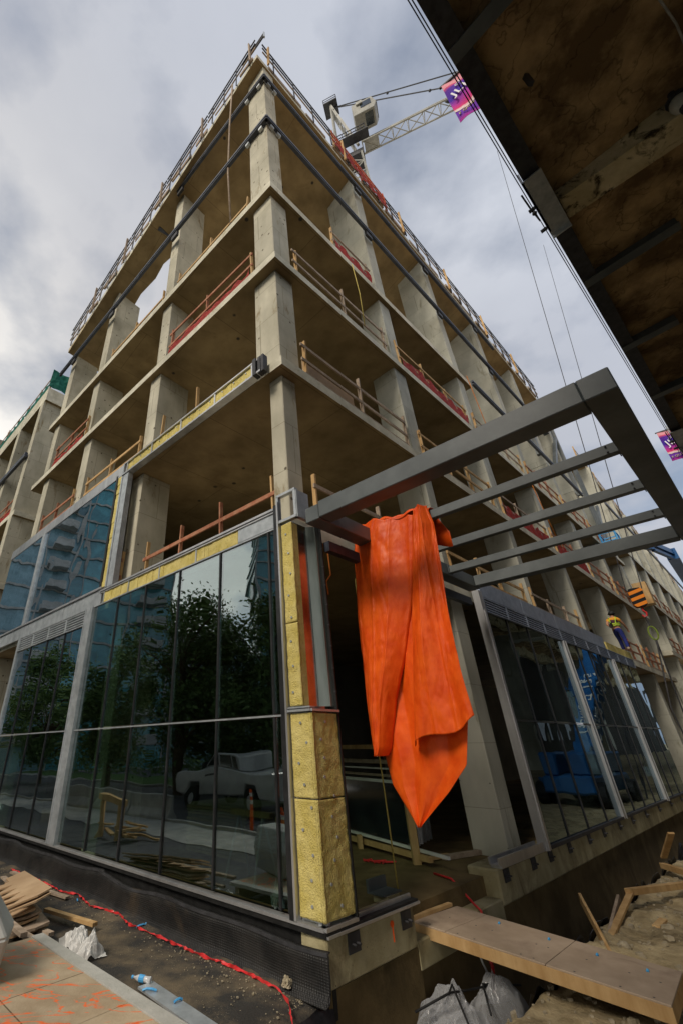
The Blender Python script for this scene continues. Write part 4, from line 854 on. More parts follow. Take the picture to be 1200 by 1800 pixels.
for h in (.7, 1.3):
    for q0, q1 in (((-1, -1), (-1, 1)), ((-1, 1), (1, 1)), ((1, 1), (1, -1)), ((1, -1), (-1, -1))): m_.bar(AT + a * q0[0] * .85 + c_ * q0[1] * .85 + Z * h, AT + a * q1[0] * .85 + c_ * q1[1] * .85 + Z * h, .06)
m_.build('top_platform', M_dark, crn)
for dd in (13, 20): 
    m_ = MB(); q = J0 + a * dd + Z * 1.7; m_.tube([AT + Z * .3, q], .07, 5)
    for f in (.3, .7): m_.ball(AT + (q - AT) * f, .18, 6, 4)
    m_.build('pendant_bar', M_dark, crn)
m_ = MB(); m_.bar(J0 + a * 13 + Z * 5.5, J0 + a * 13 + Z * .2, .12); m_.build('king_post', M_crane, crn)
CB = V((13.75, 22.6, 63.8)); cab = MB()
prof = [(-1.1, 0), (1.2, 0), (1.55, 1.0), (1.2, 2.7), (-1.1, 2.7)]
pts0 = [CB + a * x - c_ * .95 + Z * z for x, z in prof]; pts1 = [p + c_ * 1.9 for p in pts0]
cab.add(pts0 + pts1, [(0, 1, 2, 3, 4), (9, 8, 7, 6, 5)] + [(i, i + 5, (i + 1) % 5 + 5, (i + 1) % 5) for i in range(5)]); cabo = cab.build('cab', M_crane, crn, bevel=.05)
m_ = MB(); m_.box(CB + a * -.2 - c_ * .99 + Z * 1.1, a * 1.2, c_ * .035, Z * 1.2); m_.build('cab_window', M_carglass, cabo); m_ = MB(); m_.box(CB + a * .1 - c_ * .7 - Z * .03, a * .9, c_ * 1.3, Z * .025); m_.build('floor_hatch', M_carglass, cabo)
m_ = MB(); m_.add([CB + a * 1.60 - c_ * .8 + Z * 1.05, CB + a * 1.60 + c_ * .8 + Z * 1.05, CB + a * 1.30 + c_ * .8 + Z * 2.5, CB + a * 1.30 - c_ * .8 + Z * 2.5], [(0, 1, 2, 3)]); o = m_.build('windscreen', M_carglass, cabo); o.modifiers.new('t', 'SOLIDIFY').thickness = .03
m_ = MB(); m_.box(CB - a * .6 + c_ * -1.15 + Z * 1.9, a * .7, c_ * .2, Z * .6); m_.build('air_conditioner', M_crane, cabo)
m_ = MB()
for i in range(8): m_.bar(C0 + Z * 61 - a * (2 - .5 * i) - c_ * 2.0, C0 + Z * 62.3 - a * (2 - .5 * i) - c_ * 2.0, .06)
for h in (61.0, 61.6, 62.3): m_.bar(C0 + Z * h - a * 2 - c_ * 2.0, C0 + Z * h + a * 1.6 - c_ * 2.0, .08)
m_.box(C0 + Z * 60.9 - a * 2.2 - c_ * 2.1, a * 4, c_ * 1.0, Z * .1); m_.build('walkway', M_dark, crn)
# hook block with its chain and two hoist lines
HK = V((18.15, 20.0, 5.95)); hk = thing('hook_block', HK, 'black and orange striped crane hook block hanging in front of the right facade', 'hook block')
m_ = MB(); s1_ = uR * .42 * 0 + V((.8, -.6, 0)); t1 = V((.6, .8, 0))
oct_ = [(-.26, -.34), (-.16, -.46), (.16, -.46), (.26, -.34), (.28, .32), (.2, .44), (-.2, .44), (-.28, .32)]
p0 = [HK + s1_ * x + Z * z - t1 * .16 for x, z in oct_]; p1 = [p + t1 * .32 for p in p0]
m_.add(p0 + p1, [tuple(range(8)), tuple(reversed(range(8, 16)))] + [(i, i + 8, (i + 1) % 8 + 8, (i + 1) % 8) for i in range(8)]); m_.build('sheave_block', M_haz, hk, bevel=.02)
m_ = MB(); m_.tube([HK - Z * .4, HK - Z * .62, HK - Z * .72 + s1_ * .08, HK - Z * .86 + s1_ * .05, HK - Z * .9 - s1_ * .05, HK - Z * .8 - s1_ * .1], .035, 8); m_.build('hook', M_red, hk)
m_ = MB(); m_.tube([HK - Z * .85, HK - Z * 1.35], .03, 6); m_.build('chain', M_dark, hk)
m_ = MB(); RC_ = HK - Z * 1.65; m_.tube([RC_ + s1_ * (.15 * math.cos(t_)) + Z * (.30 * math.sin(t_)) for t_ in [6.2832 * k / 16 for k in range(17)]], .035, 6); m_.build('lifting_ring', mat('dull_lime_ring', (.16, .22, .03), (.2, .28, .05)), hk)
m_ = MB(); m_.tube([RC_ - Z * .3, V((17.75, 20.3, 1.2)), V((18.2, 20.6, -2.3))], .03, 5); m_.tube([RC_ - Z * .3, V((18.1, 20.2, 1.0)), V((18.5, 20.3, -2.2))], .03, 5); m_.build('sling', M_dark, hk)
for tp, q in (((28.76, 24.13, 60), -.3), ((40.4, 34.9, 60), .3)):
    m_ = MB(); m_.tube([HK + s1_ * q + Z * .4, V(tp)], .022, 5); m_.build('hoist_rope', M_dark, hk)
# ================================================================== WORKER
def skinned(name, pts, edges, rad, mt, parent, sub=2):
    me = bpy.data.meshes.new(name); off = WORLD[parent]; me.from_pydata([tuple(V(p)) for p in pts], edges, []); o = bpy.data.objects.new(name, me); col.objects.link(o); o.parent = parent
    o.modifiers.new('skin', 'SKIN').use_smooth_shade = True
    for i, r in enumerate(rad): me.skin_vertices[0].data[i].radius = (r, r) if not isinstance(r, tuple) else r; 
    me.skin_vertices[0].data[0].use_root = True
    s_ = o.modifiers.new('sub', 'SUBSURF'); s_.levels = sub; s_.render_levels = sub
    me.materials.append(mt); WORLD[o] = off; return o
WP = PR(21.7, .30, 3.73, S)
wk = thing('person', WP, 'worker in black hard hat, lime safety harness and blue jeans standing at the floor edge', 'person')
# local axes: x along the facade (uR), y outward (nR); figure leans and reaches down along the facade
def W3(x, y, z): return uR * x + nR * y + Z * z
body = [W3(0, 0, .95), W3(.02, 0, 1.15), W3(.05, 0, 1.36), W3(.07, 0, 1.47), W3(.09, .02, 1.56), W3(.10, .03, 1.68),     # pelvis..head 0-5
        W3(-.02, .11, .90), W3(.05, .15, .48), W3(-.02, .17, .07), W3(.12, .20, .03),      # near leg
        W3(.06, -.11, .90), W3(.38, -.10, .52), W3(.55, -.12, .08), W3(.68, -.12, .03),    # far leg striding
        W3(.08, .20, 1.42), W3(.26, .30, 1.20), W3(.46, .33, 1.00), W3(.53, .33, .93),     # near arm reaching down
        W3(.0, -.19, 1.42), W3(-.18, -.25, 1.18), W3(-.30, -.10, 1.05), W3(-.36, -.06, 1.03)]
ed_ = [(0, 1), (1, 2), (2, 3), (3, 4), (4, 5), (0, 6), (6, 7), (7, 8), (8, 9), (0, 10), (10, 11), (11, 12), (12, 13), (3, 14), (14, 15), (15, 16), (16, 17), (3, 18), (18, 19), (19, 20), (20, 21)]
rd = [.14, .135, .16, .10, .06, .095, .10, .07, .05, .045, .10, .07, .05, .045, .065, .05, .038, .03, .065, .05, .038, .03]
wb = skinned('body', body, ed_, rd, M_skin, wk)
skinned('jeans', [body[0], body[6], body[7], body[8], body[10], body[11], body[12], W3(0, 0, 1.04)], [(0, 1), (1, 2), (2, 3), (0, 4), (4, 5), (5, 6), (0, 7)], [.155, .115, .085, .07, .115, .085, .07, .15], M_jeans, wk)
skinned('shirt', [body[1], body[2], body[3], body[14], W3(.17, .25, 1.31), body[18], W3(-.09, -.22, 1.30)], [(0, 1), (1, 2), (2, 3), (3, 4), (2, 5), (5, 6)], [.155, .175, .12, .085, .075, .085, .075], M_shirt, wk)
skinned('vest', [W3(.015, 0, 1.10), W3(.05, 0, 1.36), W3(.07, 0, 1.45)], [(0, 1), (1, 2)], [.175, .19, .13], mat('dark_vest', (.05, .02, .03), (.08, .03, .05)), wk)
m_ = MB()
for z_ in (1.12, 1.2): m_.tube([WP + W3(.03 + .20 * math.cos(t_), .20 * math.sin(t_), z_) for t_ in [6.2832 * k / 14 for k in range(15)]], .025, 6)
for sgn in (-1, 1): m_.tube([WP + W3(-.1, sgn * .06, 1.12), WP + W3(-.14, sgn * .12, 1.36), WP + W3(.04, sgn * .13, 1.54), WP + W3(.2, sgn * .09, 1.3), WP + W3(.22, sgn * .05, 1.12)], .022, 6)
m_.build('harness', M_vest, wk)
m_ = MB(); HH = WP + W3(.10, .03, 1.72); m_.ball(HH, .135, 12, 8, (1, 1, .85)); m_.tube([HH - Z * .03, HH - Z * .015], .16, 12); m_.build('hard_hat', M_black, wk, smooth=True)
m_ = MB()
for hx, hy, hz in ((.53, .33, .93), (-.36, -.06, 1.03)):
    H0 = WP + W3(hx, hy, hz); m_.ball(H0, .045, 8, 6, (1, .6, 1))
    for k in range(4): m_.tube([H0 + W3(.0, -.03 + .02 * k, -.02), H0 + W3(.03, -.03 + .02 * k, -.07 - .004 * k), H0 + W3(.01, -.03 + .02 * k, -.10)], [.011, .010, .008], 6)
    m_.tube([H0 + W3(.02, -.04, 0), H0 + W3(.05, -.05, -.04)], [.012, .009], 6)
m_.build('hands', M_skin, wk, smooth=True)
m_ = MB()
for p in (body[8], body[12]): m_.box(WP + p + W3(-.07, -.05, -.07), uR * .3, nR * .1, Z * .11)
m_.build('boots', M_woodold, wk, bevel=.03)
m_ = MB(); m_.box(WP + W3(-.45, -.15, 1.0), uR * .25, nR * .12, Z * .16); m_.tube([WP + W3(-.3, -.1, 1.1), WP + W3(-.62, .02, 1.2)], .03, 6); tag(m_.build('power_drill', M_black, None), 'black power tool held in the left hand of the worker', 'tool')
# ================================================================== BOOM LIFTS
bl = thing('boom_lift', PR(50, 2.2, -2, S), 'blue boom lift with raised basket in front of the far right block', 'lift')
def Q(px, dist): return V(px) * dist
BP = [V((40.8, 39.0, 12.6)), V((29.1, 28.0, 11.4)), V((26.2, 26.2, 11.1)), V((23.0, 24.9, 10.9))]
m_ = MB(); m_.bar(V((54, 50, 3)), BP[0] + (BP[0] - BP[1]) * .25, 1.0); m_.build('riser', M_liftblue, bl)
m_ = MB(); m_.bar(BP[0] + (BP[0] - BP[1]) * .3, BP[1], .62, .75); m_.build('main_boom', M_liftblue, bl)
m_ = MB(); m_.bar(BP[1] + Z * .1, BP[2] + Z * .3, .35); m_.bar(BP[1] - Z * .3, BP[2] - Z * .1, .2); m_.bar(BP[2], BP[3], .25); m_.build('jib_arm', M_liftblue, bl)
m_ = MB(); q = BP[3]
for dx_, dy_ in ((0, 0), (1.1, 0), (1.1, .8), (0, .8)):
    m_.bar(q + uR * dx_ - nR * dy_ - Z * .2, q + uR * dx_ - nR * dy_ + Z * .9, .07)
for h in (-.2, .35, .9):
    m_.bar(q + Z * h, q + uR * 1.1 + Z * h, .06); m_.bar(q - nR * .8 + Z * h, q + uR * 1.1 - nR * .8 + Z * h, .06); m_.bar(q + Z * h, q - nR * .8 + Z * h, .06); m_.bar(q + uR * 1.1 + Z * h, q + uR * 1.1 - nR * .8 + Z * h, .06)
m_.box(q - Z * .26, uR * 1.1, -nR * .8, Z * .06); m_.build('basket', M_blue, bl)
m_ = MB(); m_.box(V((54, 49, -2.2)), uR * 5, nR * 2.4, Z * 2); m_.build('chassis', M_liftblue, bl)
# nearer lift under the bridge, seen mirrored in the right-hand shop windows
LF = V((20.4, 19.0, -2.6)); l2 = thing('boom_lift', LF, 'big blue boom lift under the bridge, mirrored in the right shop windows', 'lift')
ld = V((.72, .69, 0)); ln = V((.69, -.72, 0))
m_ = MB(); m_.box(LF - ld * 2.6 - ln * 1.1 + Z * .55, ld * 5.2, ln * 2.2, Z * .7); m_.box(LF - ld * 2.2 - ln * 1.0 + Z * 1.25, ld * 4.6, ln * .8, Z * .9); m_.box(LF - ld * 2.2 + ln * .3 + Z * 1.25, ld * 4.6, ln * .8, Z * .9); m_.build('chassis', M_liftblue, l2, bevel=.08)
for x_ in (-1.9, 1.9):
    for y_ in (-1.2, 1.2):
        m_ = MB(); p = LF + ld * x_ + ln * y_ + Z * .5; m_.tube([p - ln * .2, p + ln * .2], .5, 16); m_.build('wheel', M_black, l2)
m_ = MB(); bA = LF + ld * .6 + Z * 1.6; bB = LF + V((3.6, 4.4, 7.4)); m_.bar(bA, bB, .85, .8); lb = m_.build('main_boom', M_liftblue, l2, bevel=.03)
bB2 = bB + V((.8, -1.6, -2.2)); m_ = MB(); m_.bar(bB, bB2, .6, .6); m_.bar(bB2, bB2 + V((1.4, 1.0, .5)), .4); m_.build('jib_arm', M_liftblue, l2)
bd_ = (bB - bA).normalized(); fc = -V((bd_.y, -bd_.x, 0)).normalized()
fcs = fc.cross(bd_); fcs = fcs if fcs.dot(V((-.89, -.45, 0))) > 0 else -fcs
for fn_, ofs in ((fcs, .42), (fc, .44), (-fc, .44)): text_obj('lettering', 'Genie Z-125', .8, M_white, lb, frameM(bA + (bB - bA) * .45 + fn_ * ofs, bd_, fn_.cross(bd_)), .01)

# ================================================================== GROUND
m_ = MB()
def quadL(s0, s1, o0, o1, z): m_.add([PL(s0, o0, z), PL(s1, o0, z), PL(s1, o1, z), PL(s0, o1, z)], [(0, 1, 2, 3)] if uL.cross(nL).z > 0 else [(3, 2, 1, 0)])
quadL(0.05, 1500, -0.1, 1500, -2.50); quadL(-400, 0.05, 2.45, 1500, -2.50); struct(m_.build('street', M_asph))
m_ = MB(); quadL(.05, 60, 4.6, 6.6, -2.485); struct(m_.build('pavement', M_walk))
m_ = MB(); rb(m_, -60, 200, 15.5, 15.7, -2.5, -2.36, G, PL); rb(m_, -60, 200, 6.6, 6.75, -2.5, -2.4, G, PL); struct(m_.build('kerb', M_walk))
m_ = MB(); rb(m_, -60, 200, 15.7, 21, -2.5, -2.37, G, PL); struct(m_.build('verge', M_grass))
# membrane strip in front of the left facade
m_ = MB(); nx, ny = 90, 24
for i in range(nx + 1):
    for j in range(ny + 1):
        s_ = .05 + 11.9 * (i / nx) ** 1.4; o_ = -.05 + 1.95 * j / ny; p = PL(s_, o_, 0)
        z_ = -2.43 + .025 * noise.noise(p * 1.3) + .012 * noise.noise(p * 5) + .05 * max(0, 1 - o_ / .25)
        if s_ < .25: z_ -= (.25 - s_) ** 2 * 2
        # shallow overlapped laps in the sheet
        z_ += .012 * (math.sin((s_ + .35 * o_) * 2.0) > .985)
        m_.v.append(PL(s_, o_, z_))
for i in range(nx):
    for j in range(ny): a_ = i * (ny + 1) + j; m_.f.append((a_, a_ + ny + 1, a_ + ny + 2, a_ + 1))
o = m_.build('membrane_ground', M_memb, smooth=True); struct(o)
m_ = MB(); nx = 30
for j in range(31):        # end of the strip falling into the trench
    o_ = -.05 + 2.6 * j / 30
    for k, (s_, z_) in enumerate(((.06, -2.455), (.0, -2.5), (-.05, -2.7), (-.04 + .05 * math.sin(j), -3.2), (-.05, -4.3))): m_.v.append(PL(s_ + .02 * math.sin(j * .9 + k), o_, z_))
for j in range(30):
    for k in range(4): a_ = j * 5 + k; m_.f.append((a_, a_ + 1, a_ + 6, a_ + 5))
struct(m_.build('membrane_end_fold', M_soild, smooth=True))
# dimpled drainage sheet turned up against the foundation
m_ = MB(); random.seed(4)
cols = 180
for i in range(cols + 1):
    s_ = -.06 + 12.5 * (i / cols); wob = .035 * noise.noise(V((s_ * 1.1, 3, 0))) + .02 * math.sin(s_ * 3.3)
    top = -2.02 + .05 * noise.noise(V((s_ * .9, 8, 0))) + (.03 if s_ > 5 else 0)
    for k, (o_, t_) in enumerate(((.02, 0), (.05, .02), (.05, .25), (.045, .5), (.05, .75), (.08, .95), (.16, 1.0))):
        m_.v.append(PL(s_, o_ + wob * (1 - t_ * .5) + .02, top + (-2.43 - top) * t_))
for i in range(cols):
    for k in range(6): a_ = i * 7 + k; m_.f.append((a_, a_ + 1, a_ + 8, a_ + 7))
o = m_.build('drainage_sheet', M_dimple, smooth=True); o.modifiers.new('thickness', 'SOLIDIFY').thickness = .012; tag(o, 'black dimpled drainage sheet turned up against the base of the left facade', 'membrane')
m_ = MB()
for i in range(60):
    s_ = -.05 + i * .2; s2 = s_ + .205; f = lambda x: -2.035 + .05 * noise.noise(V((x * .9, 8, 0))) + (.03 if x > 5 else 0)
    m_.bar(PL(s_, .085 + .035 * noise.noise(V((s_ * 1.1, 3, 0))) + .02 * math.sin(s_ * 3.3), f(s_)), PL(s2, .085 + .035 * noise.noise(V((s2 * 1.1, 3, 0))) + .02 * math.sin(s2 * 3.3), f(s2)), .008, .035)
tag(m_.build('termination_strip', M_dark), 'thin black fixing strip along the top edge of the drainage sheet', 'strip')
# soil terrain with the trench beside the right foundation
def grid(vals0, vals1, n): return [vals0 + (vals1 - vals0) * i / n for i in range(n)]
sx = grid(-3.2, 12, 170) + grid(12, 40, 80) + grid(40, 400, 30) + [400]
ox = grid(-.02, 5, 110) + grid(5, 30, 40) + grid(30, 900, 20) + [900]
def soil(s_, o_):
    e = 1.25 + .22 * noise.noise(V((s_ * .9, 1, 5))) + .1 * noise.noise(V((s_ * 3.1, 4, 5))) - (.45 * max(0, 1.6 - s_) if s_ < 1.6 else 0) * (1 if s_ > .6 else 0)
    if s_ < .6: e = 1.25 - .45 + 1.2 * (.6 - s_)
    t_ = min(1, max(0, (o_ - e * .38) / (e * .62))); t_ = t_ * t_ * (3 - 2 * t_)
    top = -2.62 + .10 * noise.noise(V((s_ * .8, o_ * .8, 1))) + .05 * noise.noise(V((s_ * 3, o_ * 3, 2))) + .02 * noise.noise(V((s_ * 9, o_ * 9, 2))) + .012 * noise.noise(V((s_ * 23, o_ * 23, 2)))
    if s_ > 3.6: top += .10 * min(1, (s_ - 3.6) / 2)
    if -.2 < s_ < 4 and 1 < o_ < 3.0: top = min(top, -2.56)
    bot = -4.1 + .2 * noise.noise(V((s_ * 1.5, o_ * 1.5, 9))); far = min(1, max(0, (s_ - 6) / 8)); bot += .5 * far
    return bot + (top - bot) * t_, t_
m_ = MB(); tt = []
for s_ in sx:
    for o_ in ox: z_, t_ = soil(s_, o_); m_.v.append(PR(s_, o_, z_)); tt.append(t_)
no = len(ox); mi = []
for i in range(len(sx) - 1):
    for j in range(no - 1):
        a_ = i * no + j; m_.f.append((a_, a_ + no, a_ + no + 1, a_ + 1)[::-1]); mi.append(0 if (tt[a_] + tt[a_ + no + 1]) / 2 > .72 + .15 * noise.noise(V((sx[i] * 2, ox[j] * 2, 0))) else 1)
o = m_.build('ground', [M_soil, M_soild], smooth=True); struct(o)
for p, k in zip(o.data.polygons, mi): p.material_index = k
# wrinkled black sheeting lining the trench bank
m_ = MB(); nx, ny = 150, 14
for i in range(nx + 1):
    s_ = 2.2 + 14 * i / nx
    for j in range(ny + 1):
        o_ = .28 + .85 * j / ny; z_, t_ = soil(s_, o_); p = V((s_ * 2.3, o_ * 5, 3))
        m_.v.append(PR(s_, o_, z_ + .07 + .10 * abs(noise.noise(p)) + .05 * abs(noise.noise(p * 2.7))))
for i in range(nx):
    for j in range(ny): a_ = i * (ny + 1) + j; m_.f.append((a_, a_ + 1, a_ + ny + 2, a_ + ny + 1))
o = m_.build('trench_sheeting', mat('black_polythene', (.006, .006, .008), (.02, .02, .025), 5, .3, spec=.6)); o.modifiers.new('thickness', 'SOLIDIFY').thickness = .004; tag(o, 'wrinkled black polythene sheeting lining the trench beside the right foundation', 'sheeting')
# stones scattered over the soil
def stone(r, seed, sq=.7):
    b = bmesh.new(); bmesh.ops.create_icosphere(b, subdivisions=2, radius=r)
    for v in b.verts: v.co *= 1 + .35 * noise.noise(v.co / r * 1.2 + V((seed, 0, 0))); v.co.z *= sq
    vs = [v.co.copy() for v in b.verts]; fs = [tuple(q.index for q in f.verts) for f in b.faces]; b.free(); return vs, fs
random.seed(33)
m_ = MB()
for k in range(900):
    s_ = random.uniform(0, 11); o_ = random.uniform(.9, 3.6); z_, t_ = soil(s_, o_)
    if t_ < .8: continue
    r = random.choice([.008, .012, .015, .02, .03]) * random.uniform(.7, 1.3); p = PR(s_, o_, z_ + r * .2)
    m_.box(p - V((r, r, r * .5)), V((r * 1.8, random.uniform(-r, r), r * .3)), V((random.uniform(-r, r) * .5, r * 1.6, 0)), V((r * .2, r * .3, r * 1.2)))
o = m_.build('gravel', M_rock); o['kind'] = 'stuff'; o['label'] = 'small gravel and clods scattered over the sandy soil'; o['category'] = 'gravel'
for k, (s_, o_, r, lb_) in enumerate(((4.3, 1.62, .075, 'pale flat stone on the soil edge beside the leaning plank'), (3.95, 1.30, .07, 'clod at the brink of the trench behind the walkway'), (5.6, 1.9, .06, 'rounded stone on the soil near the right edge of the photo'), (1.15, 1.25, .06, 'stone on the soil mound in front of the walkway'))):
    vs, fs = stone(r, k * 7); z_, t_ = soil(s_, o_); m_ = MB(); m_.add([v + PR(s_, o_, z_ + r * .25) for v in vs], fs); tag(m_.build('stone', M_rock, smooth=True), lb_, 'stone')
m_ = MB(); random.seed(12)
for k in range(700):
    s_ = .2 + 9 * random.random() ** 1.5; o_ = .10 + abs(random.gauss(0, .3)); 
    if o_ > 1.5: continue
    r = random.uniform(.003, .007) * random.choice([1, 1, 1, 1.8]); p = PL(s_, o_, -2.425); m_.box(p, V((r * 1.6, r * .4, 0)), V((-r * .5, r * 1.4, 0)), V((0, 0, r)))
o = m_.build('grit', M_rock); o['kind'] = 'stuff'; o['label'] = 'loose grit and mortar crumbs lying on the black membrane'; o['category'] = 'grit'
# ================================================================== FOREGROUND LEFT
dk = thing('plywood_deck', PL(1.5, 3, -2.3), 'grit-covered plywood deck sprayed with orange marks, edged by a pale board', 'deck')
for a_, b_ in ((-3.8, -1.37), (-1.36, 1.07), (1.075, 3.5)):
    for k_ in range(3):
        m_ = MB(); zt = -2.2 + random.uniform(-.004, .004); rb(m_, a_, b_, 1.84 + k_ * 1.222, 1.84 + k_ * 1.222 + 1.215, zt - .02, zt, G, PL); m_.build('plywood_board', M_deck, dk)
m_ = MB(); rb(m_, -3.8, 3.52, 1.68, 1.832, -2.24, -2.19, G, PL); m_.build('edge_board', mat('pale_edge_board', (.36, .36, .32), (.48, .47, .43), 3, .9, bump=.3), dk)
for s_ in (-2, -.5, 1, 2.4, 3.3): m_ = MB(); rb(m_, s_, s_ + .09, 1.72, 5.4, -2.44, -2.245, G, PL); m_.build('joist', M_woodold, dk)
for k, (s0, o0, s1, o1) in enumerate(()):
    m_ = MB(); m_.bar(PL(s0, o0, -2.193), PL(s1, o1, -2.193), .055, .003); m_.build('spray_mark', mat('orange_spray_paint', (.8, .12, .03), (.9, .2, .05), 30, .8) if k == 0 else MATS['orange_spray_paint'], dk)
m_ = MB(); m_.bar(PL(1.75, 1.18, -2.405), PL(.35, 1.26, -2.405), .2, .02); tag(m_.build('plastic_grating', M_galv), 'strip of grey ribbed plastic lying beside the deck edge under the bottle', 'grating')
# white barrier corner poking into the frame
br_ = thing('road_barrier', PL(3.0, 2.7, -2.2), 'end of a pale grey barrier block at the left edge of the photo', 'barrier')
m_ = MB(); A_ = [PL(2.15, 2.60, -2.18), PL(2.42, 2.42, -2.10), PL(2.62, 2.28, -1.80), PL(2.95, 2.35, -1.55), PL(3.6, 2.9, -1.5), PL(3.2, 3.3, -2.18)]
def hexblock(m, base, top, z0, z1):
    n = len(base); vs = [V((p.x, p.y, z0)) for p in base] + [V((p.x, p.y, z1)) for p in top]
    m.add(vs, [tuple(reversed(range(n))), tuple(range(n, 2 * n))] + [(i, (i + 1) % n, (i + 1) % n + n, i + n) for i in range(n)])
hexblock(m_, [PL(2.42, 2.64, 0), PL(2.9, 2.42, 0), PL(3.9, 2.75, 0), PL(3.9, 3.6, 0), PL(2.5, 3.4, 0)], [PL(2.34, 2.62, 0), PL(2.85, 2.36, 0), PL(3.9, 2.7, 0), PL(3.9, 3.6, 0), PL(2.42, 3.4, 0)], -2.185, -1.82)
hexblock(m_, [PL(2.34, 2.62, 0), PL(2.85, 2.36, 0), PL(3.9, 2.7, 0), PL(3.9, 3.6, 0), PL(2.42, 3.4, 0)], [PL(2.62, 2.75, 0), PL(3.05, 2.58, 0), PL(3.9, 2.85, 0), PL(3.9, 3.4, 0), PL(2.7, 3.3, 0)], -1.82, -1.50)
m_.build('shell', mat('grey_white_plastic', (.42, .43, .40), (.54, .55, .52), 2, .5), br_, bevel=.02)
# stack of cut stair stringers
st = thing('stair_stringer_stack', PL(4.9, 1.5, -2.4), 'stack of saw-toothed plywood stair stringers beside the left edge', 'stringers')
def stringer(P, d, wv, L, W, T, n, mtv, name='stringer'):
    d = V(d).normalized(); wv = V(wv).normalized(); up_ = d.cross(wv); up_ = up_ if up_.z > 0 else -up_
    pr = [(0, 0), (L * .97, 0), (L, W * .35)]; x = L * .9; dx = L * .86 / n
    for k in range(n): pr += [(L * .95 - k * dx, W * 1.0), (L * .95 - k * dx - dx * .55, W * .50)]
    pr.append((0, W * .5))
    vs = [P + d * x + wv * y for x, y in pr]; nn = len(pr); m = MB(); m.add(vs + [v + up_ * T for v in vs], [tuple(range(nn)), tuple(reversed(range(nn, 2 * nn)))] + [(i, i + nn, (i + 1) % nn + nn, (i + 1) % nn) for i in range(nn)])
    return m.build(name, mtv, st)
d_ = PL(4.15, 1.30, 0) - PL(6.0, .98, 0)
for k in range(7):
    P = PL(6.15, .95, -2.34 + k * .05) + V((random.uniform(-.06, .06), random.uniform(-.06, .06), 0)); wv = nL + uL * .12
    if k >= 5: stringer(P + Z * .03, d_ + V((0, 0, .10)), wv - Z * .25, 2.05, .62, .022, 5, M_ply)
    else: stringer(P + nL * .05 * k, d_, wv - Z * .1, 1.9 + random.uniform(-.1, .2), .60, .03, 5, M_woodold if k % 2 else M_ply)
for k, (s0, o0, s1, o1, z_) in enumerate(((5.0, 1.0, 3.75, .78, -2.33), (5.2, 1.5, 3.95, 1.35, -2.36), (5.4, 1.75, 3.7, 1.7, -2.3), (5.6, 1.8, 3.6, 1.9, -2.18))):
    m_ = MB(); m_.bar(PL(s0, o0, z_), PL(s1, o1, z_), .09, .045); tag(m_.build('timber_offcut', M_woodold if k else M_wood), ['short timber offcut sticking out behind the stringer stack', 'plank end lying below the stringers', 'reddish timber under the stringer stack', 'upper timber beside the barrier block'][k], 'timber')
for k, (s0, o0, s1, o1) in enumerate(((7.4, .5, 6.2, .62), (8.2, .42, 7.0, .3), (7.9, .7, 6.6, .8), (6.2, .5, 5.6, .35))):
    m_ = MB(); m_.bar(PL(s0, o0, -2.36), PL(s1, o1, -2.39), .1, .03); tag(m_.build('timber_offcut', M_woodold), ('scrap board across the tape at the far left', 'farthest scrap board in the litter against the drainage sheet', 'scrap board lying outermost in the far left litter', 'short scrap board between the tape and the stringer stack')[k], 'timber', 'scrap boards on the membrane')
# red caution tape
pts = [(8.68, .26), (7.21, .21), (6.07, .24), (5.65, .12), (4.87, .27), (4.11, .15), (3.59, .3), (3.08, .26), (2.54, .27), (1.83, .24), (1.43, .2), (.94, .2), (.54, .24), (.28, .37), (.10, .55), (-.02, .66)]
m_ = MB(); path = []
for (p0, p1) in zip(pts[:-1], pts[1:]):
    n = max(2, int(((p0[0] - p1[0]) ** 2 + (p0[1] - p1[1]) ** 2) ** .5 / .035))
    for k in range(n): t_ = k / n; path.append((p0[0] + (p1[0] - p0[0]) * t_, p0[1] + (p1[1] - p0[1]) * t_))
path += [(-.08, .68), (-.1, .66)]
for k, (s_, o_) in enumerate(path):
    z_ = -2.395 if k < len(path) - 2 else -2.395 - .25 * (k - len(path) + 3); tw = k * .22 + 3.5 * noise.noise(V((k * .17, 0, 0))); w_ = .017 + .012 * noise.noise(V((k * .21, 2, 0)))
    c0 = PL(s_, o_ + .012 * noise.noise(V((k * .3, 5, 0))), z_ + .012 * noise.noise(V((k * .4, 7, 0)))); n_ = nL * math.cos(tw) + Z * math.sin(tw)
    m_.v += [c0 - n_ * w_, c0 + Z * .012 * math.cos(tw), c0 + n_ * w_]
    if k: a_ = 3 * k; m_.f += [(a_ - 3, a_, a_ + 1, a_ - 2), (a_ - 2, a_ + 1, a_ + 2, a_ - 1)]
o = m_.build('caution_tape', M_red); o.modifiers.new('t', 'SOLIDIFY').thickness = .003; tag(o, 'twisted red caution tape snaking along the black membrane', 'tape')
def crumple(name, P, r, sx_, sy_, sz_, mt, label, cat, seed, peaks=()):
    b = bmesh.new(); bmesh.ops.create_icosphere(b, subdivisions=4, radius=1)
    for v in b.verts:
        q = v.co.copy(); f = .75 + .75 * abs(noise.noise(q * 1.7 + V((seed, 0, 0)))) + .45 * abs(noise.noise(q * 3.6 + V((seed, 3, 0)))) + .12 * abs(noise.noise(q * 9))
        for pk, amt in peaks: f += amt * max(0, q.dot(V(pk).normalized()) - .6) ** 2 * 5
        v.co = V((q.x * f * sx_ * r, q.y * f * sy_ * r, max(-.25 * r, q.z * f * sz_ * r)))
    m = MB(); m.add([v.co + V(P) for v in b.verts], [tuple(q.index for q in f.verts) for f in b.faces]); b.free(); return tag(m.build(name, mt), label, cat)
